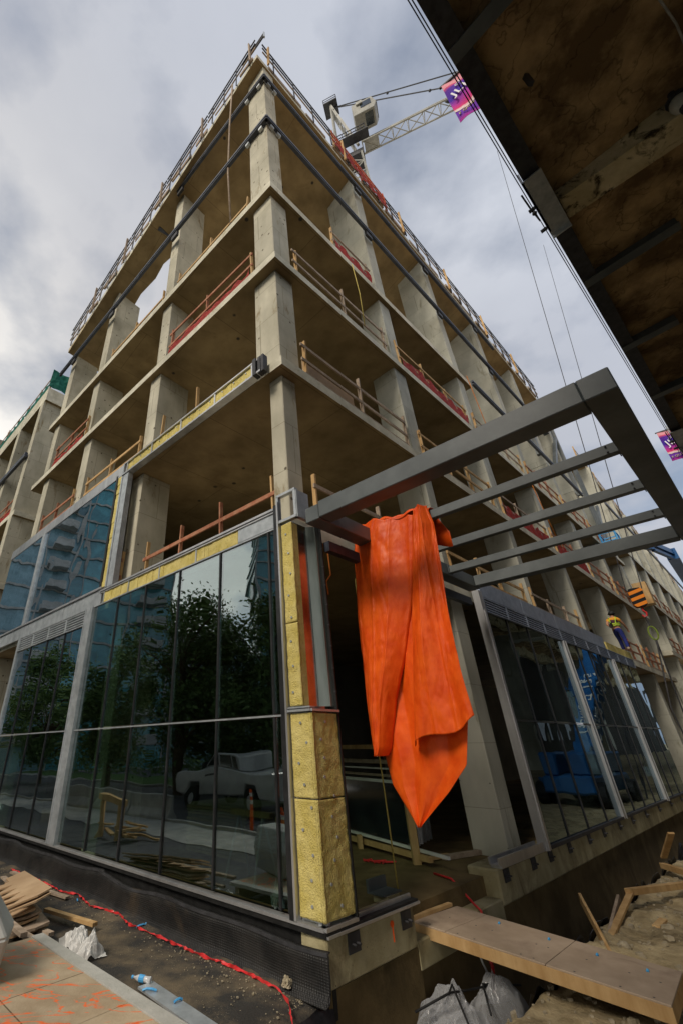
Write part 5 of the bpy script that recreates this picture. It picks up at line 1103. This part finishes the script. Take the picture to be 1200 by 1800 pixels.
def ridg(p, o=4):
    s_ = 0; a_ = 1
    for k in range(o): s_ += a_ * (1 - 2 * abs(noise.noise(p))); p = p * 2.1 + V((3.1, 1.7, 5.3)); a_ *= .5
    return s_
def drape(name, P, ax, rx, ry, h, mt, label, cat, seed, n=70, lift=0):
    P = V(P); ax = V(ax).normalized(); ay = V((-ax.y, ax.x, 0)); m = MB()
    for i in range(n + 1):
        for j in range(n + 1):
            u, v = 2 * i / n - 1, 2 * j / n - 1; r = (u * u + v * v) ** .5; w_ = 1 + .3 * noise.noise(V((u * 1.3, v * 1.3, seed)))
            e = max(0, 1 - (r / w_) ** 2.2); f = ridg(V((u * .8 + seed, v * .8, seed * .3)), 4)
            z_ = h * e * (.55 + .42 * f) + .012 * f; q = noise.noise_vector(V((u * 2, v * 2, seed + 4))) * .18
            m.v.append(P + ax * (u + q.x) * rx + ay * (v + q.y) * ry + Z * max(-.02, z_ + lift * max(0, u) ** 3))
    for i in range(n):
        for j in range(n): a_ = i * (n + 1) + j; m.f.append((a_, a_ + 1, a_ + n + 2, a_ + n + 1))
    return tag(m.build(name, mt, smooth=False), label, cat)
drape('plastic_bag', PL(3.36, 1.24, -2.42), uL + nL * .3, .19, .16, .20, M_filmw, 'crumpled white plastic bag on the membrane, its pointed tip standing up', 'bag', 2.3, lift=.12)
drape('plastic_bag', PL(3.02, 1.24, -2.42), uL, .18, .18, .20, M_filmw, 'nearer and rounder crumpled white bag touching the deck edge', 'bag', 7.1)
crumple('rock', PL(.50, .14, -2.37), .055, .9, 1, 1.1, M_rock, 'pale brown rock beside the caution tape near the corner', 'rock', 5)
bt = thing('water_bottle', PL(1.8, 1.16, -2.38), 'crushed clear water bottle with blue label lying by the deck edge', 'bottle')
d_ = (PL(1.62, 1.10, 0) - PL(2.0, 1.25, 0)).normalized(); P = PL(1.95, 1.22, -2.375)
m_ = MB(); m_.tube([P, P + d_ * .03, P + d_ * .07, P + d_ * .12, P + d_ * .18, P + d_ * .24, P + d_ * .25], [.012, .014, .03, .034, .030, .034, .02], 12); m_.build('body', M_foil, bt, smooth=True)
m_ = MB(); m_.tube([P + d_ * .09, P + d_ * .16], .036, 12); m_.build('label_band', M_blue, bt); m_ = MB(); m_.tube([P - d_ * .02, P + d_ * .008], .016, 10); m_.build('cap', M_blue, bt)
random.seed(8)
for k, (s_, o_, lb_) in enumerate(((3.4, .28, 'bent blue plastic strap beside the tape bend'), (3.33, .03, 'short blue plastic shim against the drainage sheet'), (2.5, .1, 'small blue plastic chip beside the tape'), (2.12, .03, 'blue plastic chip at the foot of the drainage sheet'), (1.53, .08, 'blue clip among the grit right of the seam'), (.76, .03, 'L-shaped blue plastic shim near the rock'), (1.5, 1.2, 'blue strap on the ribbed strip below the bottle'), (1.15, 1.22, 'short blue strap piece at the lower end of the ribbed strip'), (5.3, .3, 'pale blue litter at the left part of the tape'))):
    a_ = random.uniform(0, 3.1); L = (.16, .12, .05, .06, .09, .13, .16, .1, .12)[k]; dd = V((math.cos(a_), math.sin(a_), 0)); P = PL(s_, o_, -2.40 if k not in (6, 7) else -2.385); m_ = MB()
    m_.tube([P, P + dd * L * .3 + Z * .012, P + dd * L * .7 + Z * .014, P + dd * L], .012, 4)
    if k == 5: m_.tube([P, P + V((-dd.y, dd.x, 0)) * .08 + Z * .04], .012, 4)
    tag(m_.build('plastic_strap', M_blue), lb_, 'plastic scrap')
# ================================================================== FOREGROUND RIGHT
wkp = thing('walkway', PR(2.6, 1.2, -2.25), 'plywood topped timber walkway bridging the trench to the entrance', 'walkway')
c00, c10, c01, c11 = PR(2.08, -.26, -2.20), PR(3.14, -.14, -2.20), PR(2.15, 2.52, -2.30), PR(3.15, 2.46, -2.30)
def wp(u, v, dz=0): return c00 * (1 - u) * (1 - v) + c10 * u * (1 - v) + c01 * (1 - u) * v + c11 * u * v + Z * dz
for v0, v1 in ((0, .17), (.173, .60), (.603, 1.0)):
    m_ = MB(); q = [wp(0, v0, -.02), wp(1, v0, -.02), wp(1, v1, -.02), wp(0, v1, -.02)]
    m_.add(q + [p + Z * .02 for p in q], [(3, 2, 1, 0), (4, 5, 6, 7), (0, 1, 5, 4), (1, 2, 6, 5), (2, 3, 7, 6), (3, 0, 4, 7)]); 
    if V((q[1] - q[0])).cross(q[3] - q[0]).z < 0: m_.f = [tuple(reversed(f)) for f in m_.f]
    m_.build('plywood_top', M_plyface, wkp, bevel=.004)
for u_ in (.02, .5, .98):
    m_ = MB(); m_.bar(wp(u_, .0, -.085), wp(u_, 1, -.085), .04, .13); m_.build('joist', M_wood, wkp, bevel=.004)
m_ = MB(); m_.bar(wp(0, .99, -.085), wp(1, .99, -.085), .04, .128); m_.build('end_board', M_wood, wkp)
m_ = MB(); m_.bar(wp(-.03, -.005, .02), wp(.93, -.02, .02), .07, .04); m_.build('stop_batten', M_wood, wkp)
for v_, u_ in ((.28, .78), (.52, .74), (.72, .7), (.9, .68)): m_ = MB(); P = wp(u_, v_, 0); m_.tube([P, P + Z * .008 + uR * .01, P + Z * .012 + uR * .03], .014, 6); m_.build('blue_plug', M_blue, wkp)
m_ = MB()
for v_ in (.08, .22, .3, .5, .55, .7, .85, .95):
    for u_ in (.06, .5): P = wp(u_, v_, 0); m_.tube([P, P + Z * .001], .012, 6)
m_.build('screw_hole', M_dark, wkp)
# steel angle bracket on a plinth just inside the entrance
sb = thing('steel_bracket', PR(2.25, -.8, -2.05), 'grey steel angle bracket standing on a small concrete plinth inside the entrance', 'bracket')
m_ = MB(); rb(m_, 1.9, 2.2, -.75, -.5, -2.05, -1.96); m_.build('plinth', M_curb, sb)
m_ = MB(); rb(m_, 1.85, 2.3, -.78, -.52, -1.96, -1.94); rb(m_, 1.85, 2.3, -.82, -.78, -1.96, -1.80); m_.build('angle', M_steel, sb)
# timber scraps at the brink of the trench
def plank(P0, P1, w_, h_, label, mt=M_wood): m = MB(); m.bar(P0, P1, w_, h_); return tag(m.build('timber_plank', mt, bevel=.003), label, 'timber')
plank(PR(5.0, .98, -2.22), PR(4.0, 1.52, -2.62), .04, .15, 'timber plank leaning into the trench behind the walkway')
plank(PR(4.5, 1.33, -2.60), PR(6.5, 1.32, -2.30), .09, .04, 'long timber batten rising right from the leaning plank')
plank(PR(4.7, 1.30, -2.60), PR(6.1, 1.20, -2.36), .04, .09, 'second batten crossing under the first beside the leaning plank', M_woodold)
plank(PR(6.3, 1.30, -2.30), PR(8.6, 1.95, -2.42), .09, .09, 'squared timber lying on the soil at the right edge of the photo')
plank(PR(9.9, 1.2, -2.3), PR(9.3, 1.62, -1.75), .12, .04, 'short upright board at the far right edge of the trench')
plank(PR(9.6, 1.2, -2.40), PR(8.7, 1.95, -2.35), .12, .1, 'thick timber block beneath the upright board at the right edge')
plank(PR(5.5, 1.75, -2.52), PR(5.9, 1.78, -2.50), .1, .05, 'small timber offcut on the soil near the right edge')
for k_, (s_, o_, z_, rx, ry, h, sd_) in enumerate(((1.55, .30, -3.25, .75, .5, .38, 1.4), (1.80, .30, -3.20, .55, .45, .46, 5.2))):
    drape('plastic_sheet', PR(s_, o_, z_), uR + nR * .4, rx, ry, h, M_film, ('outer layer of the clear plastic sheeting heap below the walkway', 'inner layer of the clear plastic sheeting heap below the walkway')[k_], 'plastic sheet', sd_, n=90)
drape('plastic_sheet', PR(2.5, .55, -3.05), uR, .45, .32, .35, M_film, 'smaller fold of clear plastic at the foot of the soil mound', 'plastic sheet', 9.4)
for k, pts in enumerate(([(1.2, .2, -2.75), (1.6, .45, -2.62), (2.1, .35, -2.75), (2.5, .6, -2.72), (3.0, .5, -3.0)], [(1.5, .7, -2.85), (1.75, .4, -2.6), (1.9, .15, -2.9), (2.3, .1, -3.2)], [(1.9, .75, -2.8), (2.3, .5, -2.70), (2.9, .7, -2.8)])):
    rope('cable', [PR(*p) for p in pts], .012, M_black, ('long black cable', 'short looped black cable', 'thin black cable nearest the soil')[k] + ' trailing over the clear plastic heap', 'cable')
rope('red_ribbon', [PR(3.9, -.9, -2.03), PR(3.75, -.5, -2.02), PR(3.7, -.15, -2.28), PR(3.55, .02, -2.3), PR(3.5, .05, -2.9)], .018, M_red, 'red plastic ribbon trailing over the entrance ledge beside the concrete curb', 'ribbon')
rope('red_ribbon', [PR(3.0, .25, -2.5), PR(3.02, .3, -2.75), PR(2.98, .28, -3.0)], .025, M_red, 'short red ribbon dangling in the trench under the walkway', 'ribbon')
rope('white_strip', [PR(2.6, .35, -2.42), PR(2.62, .38, -2.6), PR(2.7, .4, -2.75)], .015, M_bag, 'white plastic strip dangling below the walkway', 'strip')
m_ = MB(); m_.tube([PR(1.25, -.009, -2.03), PR(1.25, .0, -2.03)], .035, 10); m_.bar(PR(1.25, -.002, -2.2), PR(1.25, -.002, -2.03), .014, .012); m_.build('spray_dot', M_tarp, bld)
# ================================================================== INSIDE THE SHOP
rk = thing('glass_crate', PR(4.8, -2.8, -2.05), 'timber crate frame holding dark glass units with white frames inside the entrance', 'crate')
def RK(t_, z_, d=0): return PR(5.35 + (4.5 - 5.35) * t_ + d, -4.3 + 2.85 * t_, z_)
for t_ in (.0, .98): m_ = MB(); m_.bar(RK(t_, -2.05, -.15), RK(t_, -.0 if t_ < .5 else -.6, -.15), .10, .14); m_.build('post', M_wood, rk)
m_ = MB(); m_.bar(RK(0, -.05, -.15), RK(1, -.05, -.15), .09, .09); m_.build('top_rail', M_wood, rk)
m_ = MB(); m_.bar(RK(0, -1.93, -.1), RK(1.1, -1.93, -.1), .09, .09); m_.build('bottom_rail', M_wood, rk)
m_ = MB(); m_.bar(RK(0, -.35, 0), RK(1, -.35, 0), .05, .08); m_.bar(RK(0, -.62, .05), RK(1, -.62, .05), .05, .05); m_.build('slat', M_woodold, rk)
m_ = MB(); q0, q1 = RK(.04, -1.78, -.02), RK(.98, -1.78, -.02); m_.add([q0, q1, q1 + Z * 1.05, q0 + Z * 1.05], [(0, 1, 2, 3)]); o = m_.build('glass_unit', M_carglass, rk); o.modifiers.new('t', 'SOLIDIFY').thickness = .03
m_ = MB(); m_.bar(RK(.02, -1.80, -.06), RK(1.25, -1.84, -.06), .05, .05); m_.bar(RK(.02, -.72, -.06), RK(.98, -.72, -.06), .05, .06); m_.bar(RK(.02, -.48, -.06), RK(.98, -.48, -.06), .05, .03); m_.build('white_frame', M_white, rk)
for t_ in (.12, .4): m_ = MB(); m_.bar(RK(t_, -2.05, -.22), RK(t_, -1.8, -.22), .14, .10); m_.build('support_block', M_wood, rk)
m_ = MB(); m_.bar(PR(4.35, -1.55, -2.0), PR(5.3, -1.35, -2.0), .09, .06); tag(m_.build('timber_plank', M_wood), 'loose batten on the shop floor at the foot of the crate post', 'timber')
gr_ = thing('window_frame_stack', PR(5.5, -1.7, -2.05), 'row of upright aluminium window frames leaning beside the concrete column inside', 'window frames')
for k in range(7): m_ = MB(); m_.bar(PR(5.15 + k * .22, -2.1 - k * .05, -1.98), PR(5.22 + k * .22, -2.1 - k * .05, -.45 + .02 * k), .07, .05); m_.build('frame_member', M_white if k < 4 else M_galv, gr_)
rope('hanging_rope', [PR(2.0, -.4, 2.9), PR(2.2, -.55, 1), PR(2.35, -.62, -.8), PR(2.4, -.65, -2.04)], .012, M_rope, 'thin yellow cord hanging straight down to the shop floor in the entrance')
rope('hanging_rope', [PR(1.1, -.3, 3.3), PR(1.12, -.3, 2.75), PR(1.0, -.32, 2.6), PR(1.0, -.3, 2.35)], .015, M_hose, 'knotted orange cord end hanging below the canopy rail')
rope('hanging_rope', [PR(1.5, -.05, 3.65), PR(1.6, -.02, 3.8), PR(1.68, .0, 3.7), PR(1.66, .0, 3.5)], .02, M_rope, 'yellow rope knot tied above the canopy near the tarpaulin top')
m_ = MB()
for k in range(14): a_ = k * .9; m_.tube([PR(3.9 + .1 * math.cos(a_), -2.15 + .2 * math.sin(a_ * 1.3), -2.03), PR(4.0 + .15 * math.cos(a_ + 1), -2.1 + .3 * math.sin(a_ + 2), -2.02)], .012, 4)
tag(m_.build('tape_heap', M_red), 'tangle of red tape on the shop floor in front of the crate', 'tape')
m_ = MB(); m_.bar(PR(5.0, -1.3, -2.0), PR(6.2, -1.0, -2.0), .1, .08); tag(m_.build('timber_plank', M_woodold), 'dark board lying on the shop floor beside the column base', 'timber')
# behind the left glazing
psb = thing('plywood_stack', PL(4.3, -2.4, -2.05), 'stack of boards and pallets standing behind the left shop window', 'board stack')
for k in range(16):
    m_ = MB(); rb(m_, 3.3 + random.uniform(-.04, .04), 5.2 + random.uniform(-.04, .04), -3.2, -2.0 + random.uniform(-.03, .03), -1.95 + k * .055, -1.95 + k * .055 + .04, G, PL); m_.build('board', M_woodold if k % 2 else M_ply, psb)
def sawhorse(s_, o_, lb_):
    t = thing('sawhorse', PL(s_, o_, -2.05), lb_, 'sawhorse', 'sawhorses behind the left shop window')
    for ds in (-.35, .35):
        m_ = MB(); top = PL(s_ + ds * .85, o_, -1.1)
        m_.tube([top, PL(s_ + ds, o_ - .3, -2.04)], .02, 6); m_.build('leg', M_galv, t); m_ = MB(); m_.tube([top, PL(s_ + ds, o_ + .3, -2.04)], .02, 6); m_.build('leg', M_galv, t)
    m_ = MB(); m_.bar(PL(s_ - .5, o_, -1.08), PL(s_ + .5, o_, -1.08), .07, .09); m_.build('top_rail', M_wood, t)
sawhorse(2.7, -1.5, 'metal legged sawhorse behind the window, nearest the board stack'); sawhorse(1.3, -1.2, 'metal legged sawhorse behind the window, nearest the corner pier')
crumple('plastic_bag', PL(1.0, -.35, -1.85), .12, .8, .8, 1.2, M_foil, 'clear plastic bag standing on the sill inside the corner window', 'bag', 8, (((0, 0, 1), .8),))
m_ = MB(); rb(m_, 12.8, 13.6, -.5, -.42, .9, 2.4, G, PL); tag(m_.build('yellow_board', M_yel), 'yellow board standing in the open bay at the far left', 'board')
# ================================================================== STREET AND TOWN (seen in the glass)
M_truck = mat('dimmed_white_paint', (.40, .41, .41), (.50, .51, .50), 2, .35, spec=.5, coat=.3)  # white darkened to dim the truck mirrored in the glass
tr = thing('pickup_truck', V((-15.1, 7.8, -2.45)), 'white crew cab pickup truck parked on the street, mirrored in the left shop window', 'truck')
td = V((-.78, .63, 0)).normalized(); tn = V((td.y, -td.x, 0))
def TP(x, y, z): return V((-15.1, 7.8, -2.45)) + (td * x + tn * y + Z * z) * 1.1
def extr(prof, y0, y1, mt, name, bevel=.05, par=tr):
    n = len(prof); m = MB(); m.add([TP(x, y0, z) for x, z in prof] + [TP(x, y1, z) for x, z in prof], [tuple(range(n)), tuple(reversed(range(n, 2 * n)))] + [(i, i + n, (i + 1) % n + n, (i + 1) % n) for i in range(n)]); return m.build(name, mt, par, bevel=bevel)
extr([(-3.0, .55), (-2.35, .55), (-2.2, .95), (-1.5, .95), (-1.35, .55), (1.45, .5), (1.6, .95), (2.35, .95), (2.5, .55), (3.0, .6), (3.05, 1.0), (2.9, 1.25), (1.75, 1.38), (1.3, 1.42), (-3.0, 1.38)], -.98, .98, M_truck, 'body')
cabp = extr([(-1.05, 1.40), (1.55, 1.42), (.85, 1.95), (.5, 2.02), (-.75, 2.02), (-.98, 1.95)], -.86, .86, M_truck, 'cab')
for y_ in (-.885, .872):
    m_ = MB()
    for pts_ in ([(1.3, 1.47), (.78, 1.9), (.42, 1.93), (.42, 1.47)], [(.30, 1.47), (.30, 1.93), (-.5, 1.93), (-.5, 1.47)], [(-.6, 1.47), (-.6, 1.93), (-.85, 1.9), (-.9, 1.47)]):
        m_.add([TP(x, y_, z) for x, z in pts_] + [TP(x, y_ + .01, z) for x, z in pts_], [(0, 1, 2, 3), (7, 6, 5, 4), (0, 4, 5, 1), (1, 5, 6, 2), (2, 6, 7, 3), (3, 7, 4, 0)])
    m_.build('window', M_carglass, cabp)
m_ = MB(); m_.add([TP(1.50, -.75, 1.5), TP(1.50, .75, 1.5), TP(.93, .72, 1.93), TP(.93, -.72, 1.93)], [(0, 1, 2, 3)]); o = m_.build('windscreen', M_carglass, cabp); o.modifiers.new('t', 'SOLIDIFY').thickness = .05
m_ = MB(); m_.box(TP(-2.9, -.85, 1.1), td * 1.75, tn * 1.7, Z * .3); m_.build('bed_load', M_dark, tr)
for x_ in (1.98, -1.85):
    for y_ in (-.92, .92):
        m_ = MB(); m_.tube([TP(x_, y_ - .13, .42), TP(x_, y_ + .13, .42)], .46, 18); wh = m_.build('wheel', M_black, tr); m_ = MB(); m_.tube([TP(x_, y_ - .14, .42), TP(x_, y_ + .14, .42)], .22, 12); m_.build('rim', M_galv, wh)
for y_ in (-.8, .62):
    m_ = MB(); m_.box(TP(3.0, y_, .95), td * .05, tn * .2, Z * .2); m_.build('headlight', M_lens, tr); m_ = MB(); m_.box(TP(-3.02, y_ - .05 if y_ < 0 else y_ + .05, .95), td * -.02, tn * .18, Z * .35); m_.build('tail_light', M_red, tr)
m_ = MB(); m_.box(TP(1.15, -1.2, 1.45), td * .12, tn * .22, Z * .25); m_.box(TP(1.15, .98, 1.45), td * .12, tn * .22, Z * .25); m_.build('side_mirror', M_black, tr)
m_ = MB(); m_.box(TP(.55, -.995, 1.12), td * .6, tn * .01, Z * .07); m_.box(TP(.55, .985, 1.12), td * .6, tn * .01, Z * .07); m_.build('door_lettering', M_dark, tr)
van = thing('delivery_van', V((-38, 3.5, -2.5)), 'white delivery van with blue windscreen farther down the street, mirrored in the window', 'van')
def vb(x0, x1, y0, y1, z0, z1, mt, nm): m = MB(); O = V((-38, 3.5, -2.5)); m.box(O + td * x0 + tn * y0 + Z * z0, td * (x1 - x0), tn * (y1 - y0), Z * (z1 - z0)); return m.build(nm, mt, van, bevel=.06)
vb(-3, 2, -1, 1, .5, 2.9, M_white, 'cargo_body'); vb(2, 3, -.95, .95, .5, 1.6, M_white, 'bonnet'); vb(-3.04, -3.0, -.8, .8, 1.6, 2.5, M_carglass, 'rear_window'); vb(2.0, 2.05, -.85, .85, 1.7, 2.5, M_carglass, 'windscreen')
for x_ in (-2, 2):
    m_ = MB(); O = V((-38, 3.5, -2.1)); m_.tube([O + td * x_ - tn * 1.02, O + td * x_ + tn * 1.02], .4, 12); m_.build('wheel', M_black, van)
def cone(P, h, lb_):
    t = thing('traffic_cone', P, lb_, 'cone'); m = MB(); m.tube([P + Z * .03, P + Z * h], [h * .22, h * .05], 14); m.build('cone_body', M_tarp, t)
    m = MB(); m.box(P - V((h * .28, h * .28, 0)), V((h * .56, 0, 0)), V((0, h * .56, 0)), Z * .03); m.build('base', M_tarp, t); m = MB(); m.tube([P + Z * h * .55, P + Z * h * .72], [h * .135, h * .107], 14); m.build('reflective_band', M_white, t)
cone(V((-9.7, 6.4, -2.48)), .75, 'orange traffic cone on the street behind the truck, mirrored in the window')
P = V((-9.9, 7.35, -2.48)); dl = thing('channelizer_post', P, 'tall orange delineator post with white bands, mirrored in the window', 'post'); m_ = MB(); m_.tube([P, P + Z * 1.15], [.07, .05], 10); m_.build('tube', M_tarp, dl)
m_ = MB(); m_.tube([P + Z * .75, P + Z * .85], .066, 10); m_.tube([P + Z * .95, P + Z * 1.05], .06, 10); m_.build('reflective_band', M_white, dl); m_ = MB(); m_.tube([P, P + Z * .05], .2, 12); m_.build('base', M_black, dl)
# concrete barriers and site lumber between pavement and kerb
for k in range(3):
    P = PL(12.5 + k * 3.1, 6.9, -2.48); m_ = MB(); pr = [(-.3, 0), (.3, 0), (.26, .12), (.1, .35), (.08, .8), (-.08, .8), (-.1, .35), (-.26, .12)]
    vs = [P + nL * x + Z * z for x, z in pr]; n = 8; m_.add(vs + [v + uL * 2.95 for v in vs], [tuple(range(n)), tuple(reversed(range(n, 2 * n)))] + [(i, i + n, (i + 1) % n + n, (i + 1) % n) for i in range(n)])
    tag(m_.build('concrete_barrier', M_walk, bevel=.02), 'pale concrete road barrier mirrored in the shop glass, %s from the corner side' % ordn[k], 'barrier', 'concrete road barriers in a row')
lh = thing('trestle', PL(10.6, 3.2, -2.46), 'rough timber trestle and scrap pile standing on the pavement beyond the barrier', 'timber')
for (x, y) in ((0, 0), (1.1, 0)): m_ = MB(); m_.bar(PL(10.2 + x, 3.2 + y, -2.46), PL(10.2 + x, 3.2 + y, -1.5), .16); m_.build('post', M_wood, lh)
m_ = MB(); m_.bar(PL(10.0, 3.2, -1.48), PL(11.5, 3.2, -1.38), .16); m_.build('top_beam', M_wood, lh)
for k in range(12): m_ = MB(); a_ = random.uniform(0, 3.1); P = PL(10.3 + random.uniform(-.8, .8), 3.6 + random.uniform(-.4, .4), -2.42 + k * .03); dd = V((math.cos(a_), math.sin(a_), random.uniform(-.1, .3))) * .8; m_.bar(P - dd * .4, P + dd * .5 + Z * .05, .12, .05); m_.build('scrap_board', M_wood, lh)
# trees
random.seed(77)
def tree(P, H, Wd, seed, label, n=15000):
    P = V(P); rnd = random.Random(seed); t = thing('street_tree', P, label, 'tree', 'street trees across the road'); m = MB()
    pts = [P, P + Z * H * .18 + V((.1, .05, 0)), P + Z * H * .4 + V((-.1, .1, 0)), P + Z * H * .75]; m.tube(pts, [H * .028, H * .022, H * .016, H * .005], 8)
    cl = []
    for k in range(34):
        h = rnd.uniform(.20, .98); rr = Wd * .5 * (math.sin(math.pi * min(1, (h - .15) / .9)) ** .7) * rnd.uniform(.35, 1.0); a = rnd.uniform(0, 6.28)
        c = P + V((math.cos(a) * rr, math.sin(a) * rr, H * h)); cl.append((c, Wd * rnd.uniform(.10, .2))); b0 = P + Z * H * max(.15, h - .25)
        m.tube([b0, (b0 + c) / 2 + Z * .2, c], [H * .008, H * .005, H * .002], 5)
    m.build('trunk', M_bark, t); lf = MB()
    for k in range(n):
        c, r = rnd.choice(cl); q = V((rnd.gauss(0, 1), rnd.gauss(0, 1), rnd.gauss(0, .8))) * r * .6; p = c + q; sz = rnd.uniform(.07, .17)
        a1 = V((rnd.uniform(-1, 1), rnd.uniform(-1, 1), rnd.uniform(-.9, .3))).normalized() * sz; a2 = V((rnd.uniform(-1, 1), rnd.uniform(-1, 1), rnd.uniform(-1, 1))).normalized() * sz * .7
        lf.add([p - a1, p - a2, p + a1, p + a2], [(0, 1, 2, 3)])
    lf.build('crown', M_leaf, t); return t
for k, (x, y, H, W_, lb_) in enumerate(((-23, 11.5, 12.0, 8.0, 'bushy street tree across the road, tallest in the window reflection'), (-20, 6.0, 11.0, 7.5, 'street tree across the road left of the lamp post reflection'), (-21.5, 1.0, 12.5, 7.5, 'street tree across the road behind the parked truck'), (-21, -3.5, 10.0, 6, 'street tree across the road beyond the delivery van'), (-28, 17.5, 9, 6, 'smaller street tree across the road far to the left'), (-33, 24, 10, 7, 'leafy tree in front of the pale apartment tower'), (-24.5, 9.0, 9.5, 7, 'low spreading tree between the two tallest street trees'), (-24, 3.5, 10.0, 7, 'rounded tree crowding behind the street lamp'))):
    tree((x, y, -2.4), H, W_, k + 3, lb_)
m_ = MB(); random.seed(2)
for k in range(9000):
    s_ = random.uniform(-30, 60); o_ = random.uniform(20.8, 22.6); h = random.uniform(0, 1.8 + .5 * math.sin(s_)); p = PL(s_, o_, -2.4 + h); m_.add([p, p + V((random.uniform(-.15, .15), random.uniform(-.15, .15), .1)), p + V((random.uniform(-.15, .15), random.uniform(-.15, .15), .25))], [(0, 1, 2)])
o = m_.build('hedge_bank', M_leaf); o['kind'] = 'stuff'; o['label'] = 'dense dark shrubs behind the verge across the road'; o['category'] = 'shrubs'
P = V((-14.2, 6.2, -2.4)); sl_ = thing('street_lamp', P, 'dark street lamp with a curved arm, mirrored beside the corner pier', 'lamp'); m_ = MB(); m_.tube([P, P + Z * 6], [.14, .11], 10); m_.build('post', M_dark, sl_); m_ = MB(); m_.tube([P + Z * 6, P + Z * 7.2 - td * .2, P + Z * 7.8 - td * .9, P + Z * 7.85 - td * 1.9], .06, 8); m_.build('arm', M_dark, sl_); m_ = MB(); m_.box(P + Z * 7.75 - td * 2.4 - tn * .12, td * .6, tn * .24, Z * .1); m_.build('lantern', M_dark, sl_)
wh_ = thing('backdrop', PR(30, 26, -2.6), 'dark building added unseen beyond the bridge to hide sky from the right windows', 'backdrop')  # added block, out of view, keeps bright sky out of the right glass
m_ = MB(); rb(m_, -12, 26, 22, 30, -3, 10.5); rb(m_, 29, 160, 22, 30, -3, 12); m_.build('wall', mat('dark_backdrop_wall', (.03, .028, .025), (.06, .052, .045), 2, .95, bump=.3), wh_)
for k in range(14):
    m_ = MB(); rb(m_, -10 + k * 8.2 + (3 if k > 4 else 0), -7.5 + k * 8.2 + (3 if k > 4 else 0), 21.9, 21.99, .2, 2.6); m_.build('window', M_carglass, wh_)
# glass towers
def tower(P, ang, W_, D_, floors, label, bal=True, fh=3.1, mt=M_tg, mb=M_walk):
    P = V(P); x = V((math.cos(ang), math.sin(ang), 0)); y = V((-x.y, x.x, 0)); t = thing('apartment_tower', P, label, 'tower')
    m = MB(); m.box(P - x * W_ / 2 - y * D_ / 2, x * W_, y * D_, Z * (floors * fh)); m.build('glass_wall', mt, t)
    m = MB()
    for k in range(floors + 1): m.box(P - x * (W_ / 2 + .25) - y * (D_ / 2 + .25) + Z * (k * fh - .15), x * (W_ + .5), y * (D_ + .5), Z * .3)
    for q in (-.5, -.2, .12, .5): m.box(P + x * (W_ * q - .2) - y * (D_ / 2 + .32), x * .4, y * .1, Z * floors * fh)
    m.build('floor_edges', mb, t)
    if bal:
        for k in range(1, min(floors, 32)):
            m = MB()
            for q in (-.42, .25):
                O = P + x * (W_ * q) + Z * (k * fh); m.box(O - y * (D_ / 2 + 1.9), x * W_ * .16, y * 1.62, Z * .2); m.box(O - y * (D_ / 2 + 1.95), x * W_ * .16, y * .06, Z * 1.1)
            for q in (-.3, .2):
                O = P + y * (D_ * q) + Z * (k * fh); m.box(O + x * (W_ / 2 + .27), y * D_ * .16, x * 1.6, Z * .2); m.box(O + x * (W_ / 2 + 1.85), y * D_ * .16, x * .06, Z * 1.1)
            m.build('balcony', mb, t)
    m = MB(); m.box(P - x * W_ * .25 - y * D_ * .25 + Z * floors * fh, x * W_ * .5, y * D_ * .5, Z * 4); m.build('roof_plant_room', mb, t)
tower((-62, 33, -2.5), 1.1, 22, 16, 24, 'tall teal glass apartment tower with stacked balconies, mirrored in the upper left windows')
tower((-52, 42, -2.5), .9, 15, 12, 12, 'lower pale apartment block beside the tall teal tower', mt=mat('grey_tower_glass', (.10, .20, .23), (.22, .36, .40), .7, .2, spec=.6, joints=(1.2, 3.1, 0, True, (.5, .5, .5))))
tower((-75, -4, -2.5), 1.5, 20, 18, 21, 'blue glass tower without balconies, mirrored above the corner pier', bal=False)
tower((-62, -30, -2.5), 1.5, 20, 18, 16, 'teal tower behind the photographer, mirrored at the edge of the glass', bal=False)
tower((-58, 79, -2.5), .6, 22, 16, 19, 'dark apartment tower with blue balconies far away at the left edge of the photo', mt=MATS['grey_tower_glass'], mb=M_inst)
tower((-70, 15, -2.5), 1.3, 26, 14, 5, 'low office block across the road behind the trees', bal=False, mt=MATS['grey_tower_glass'])
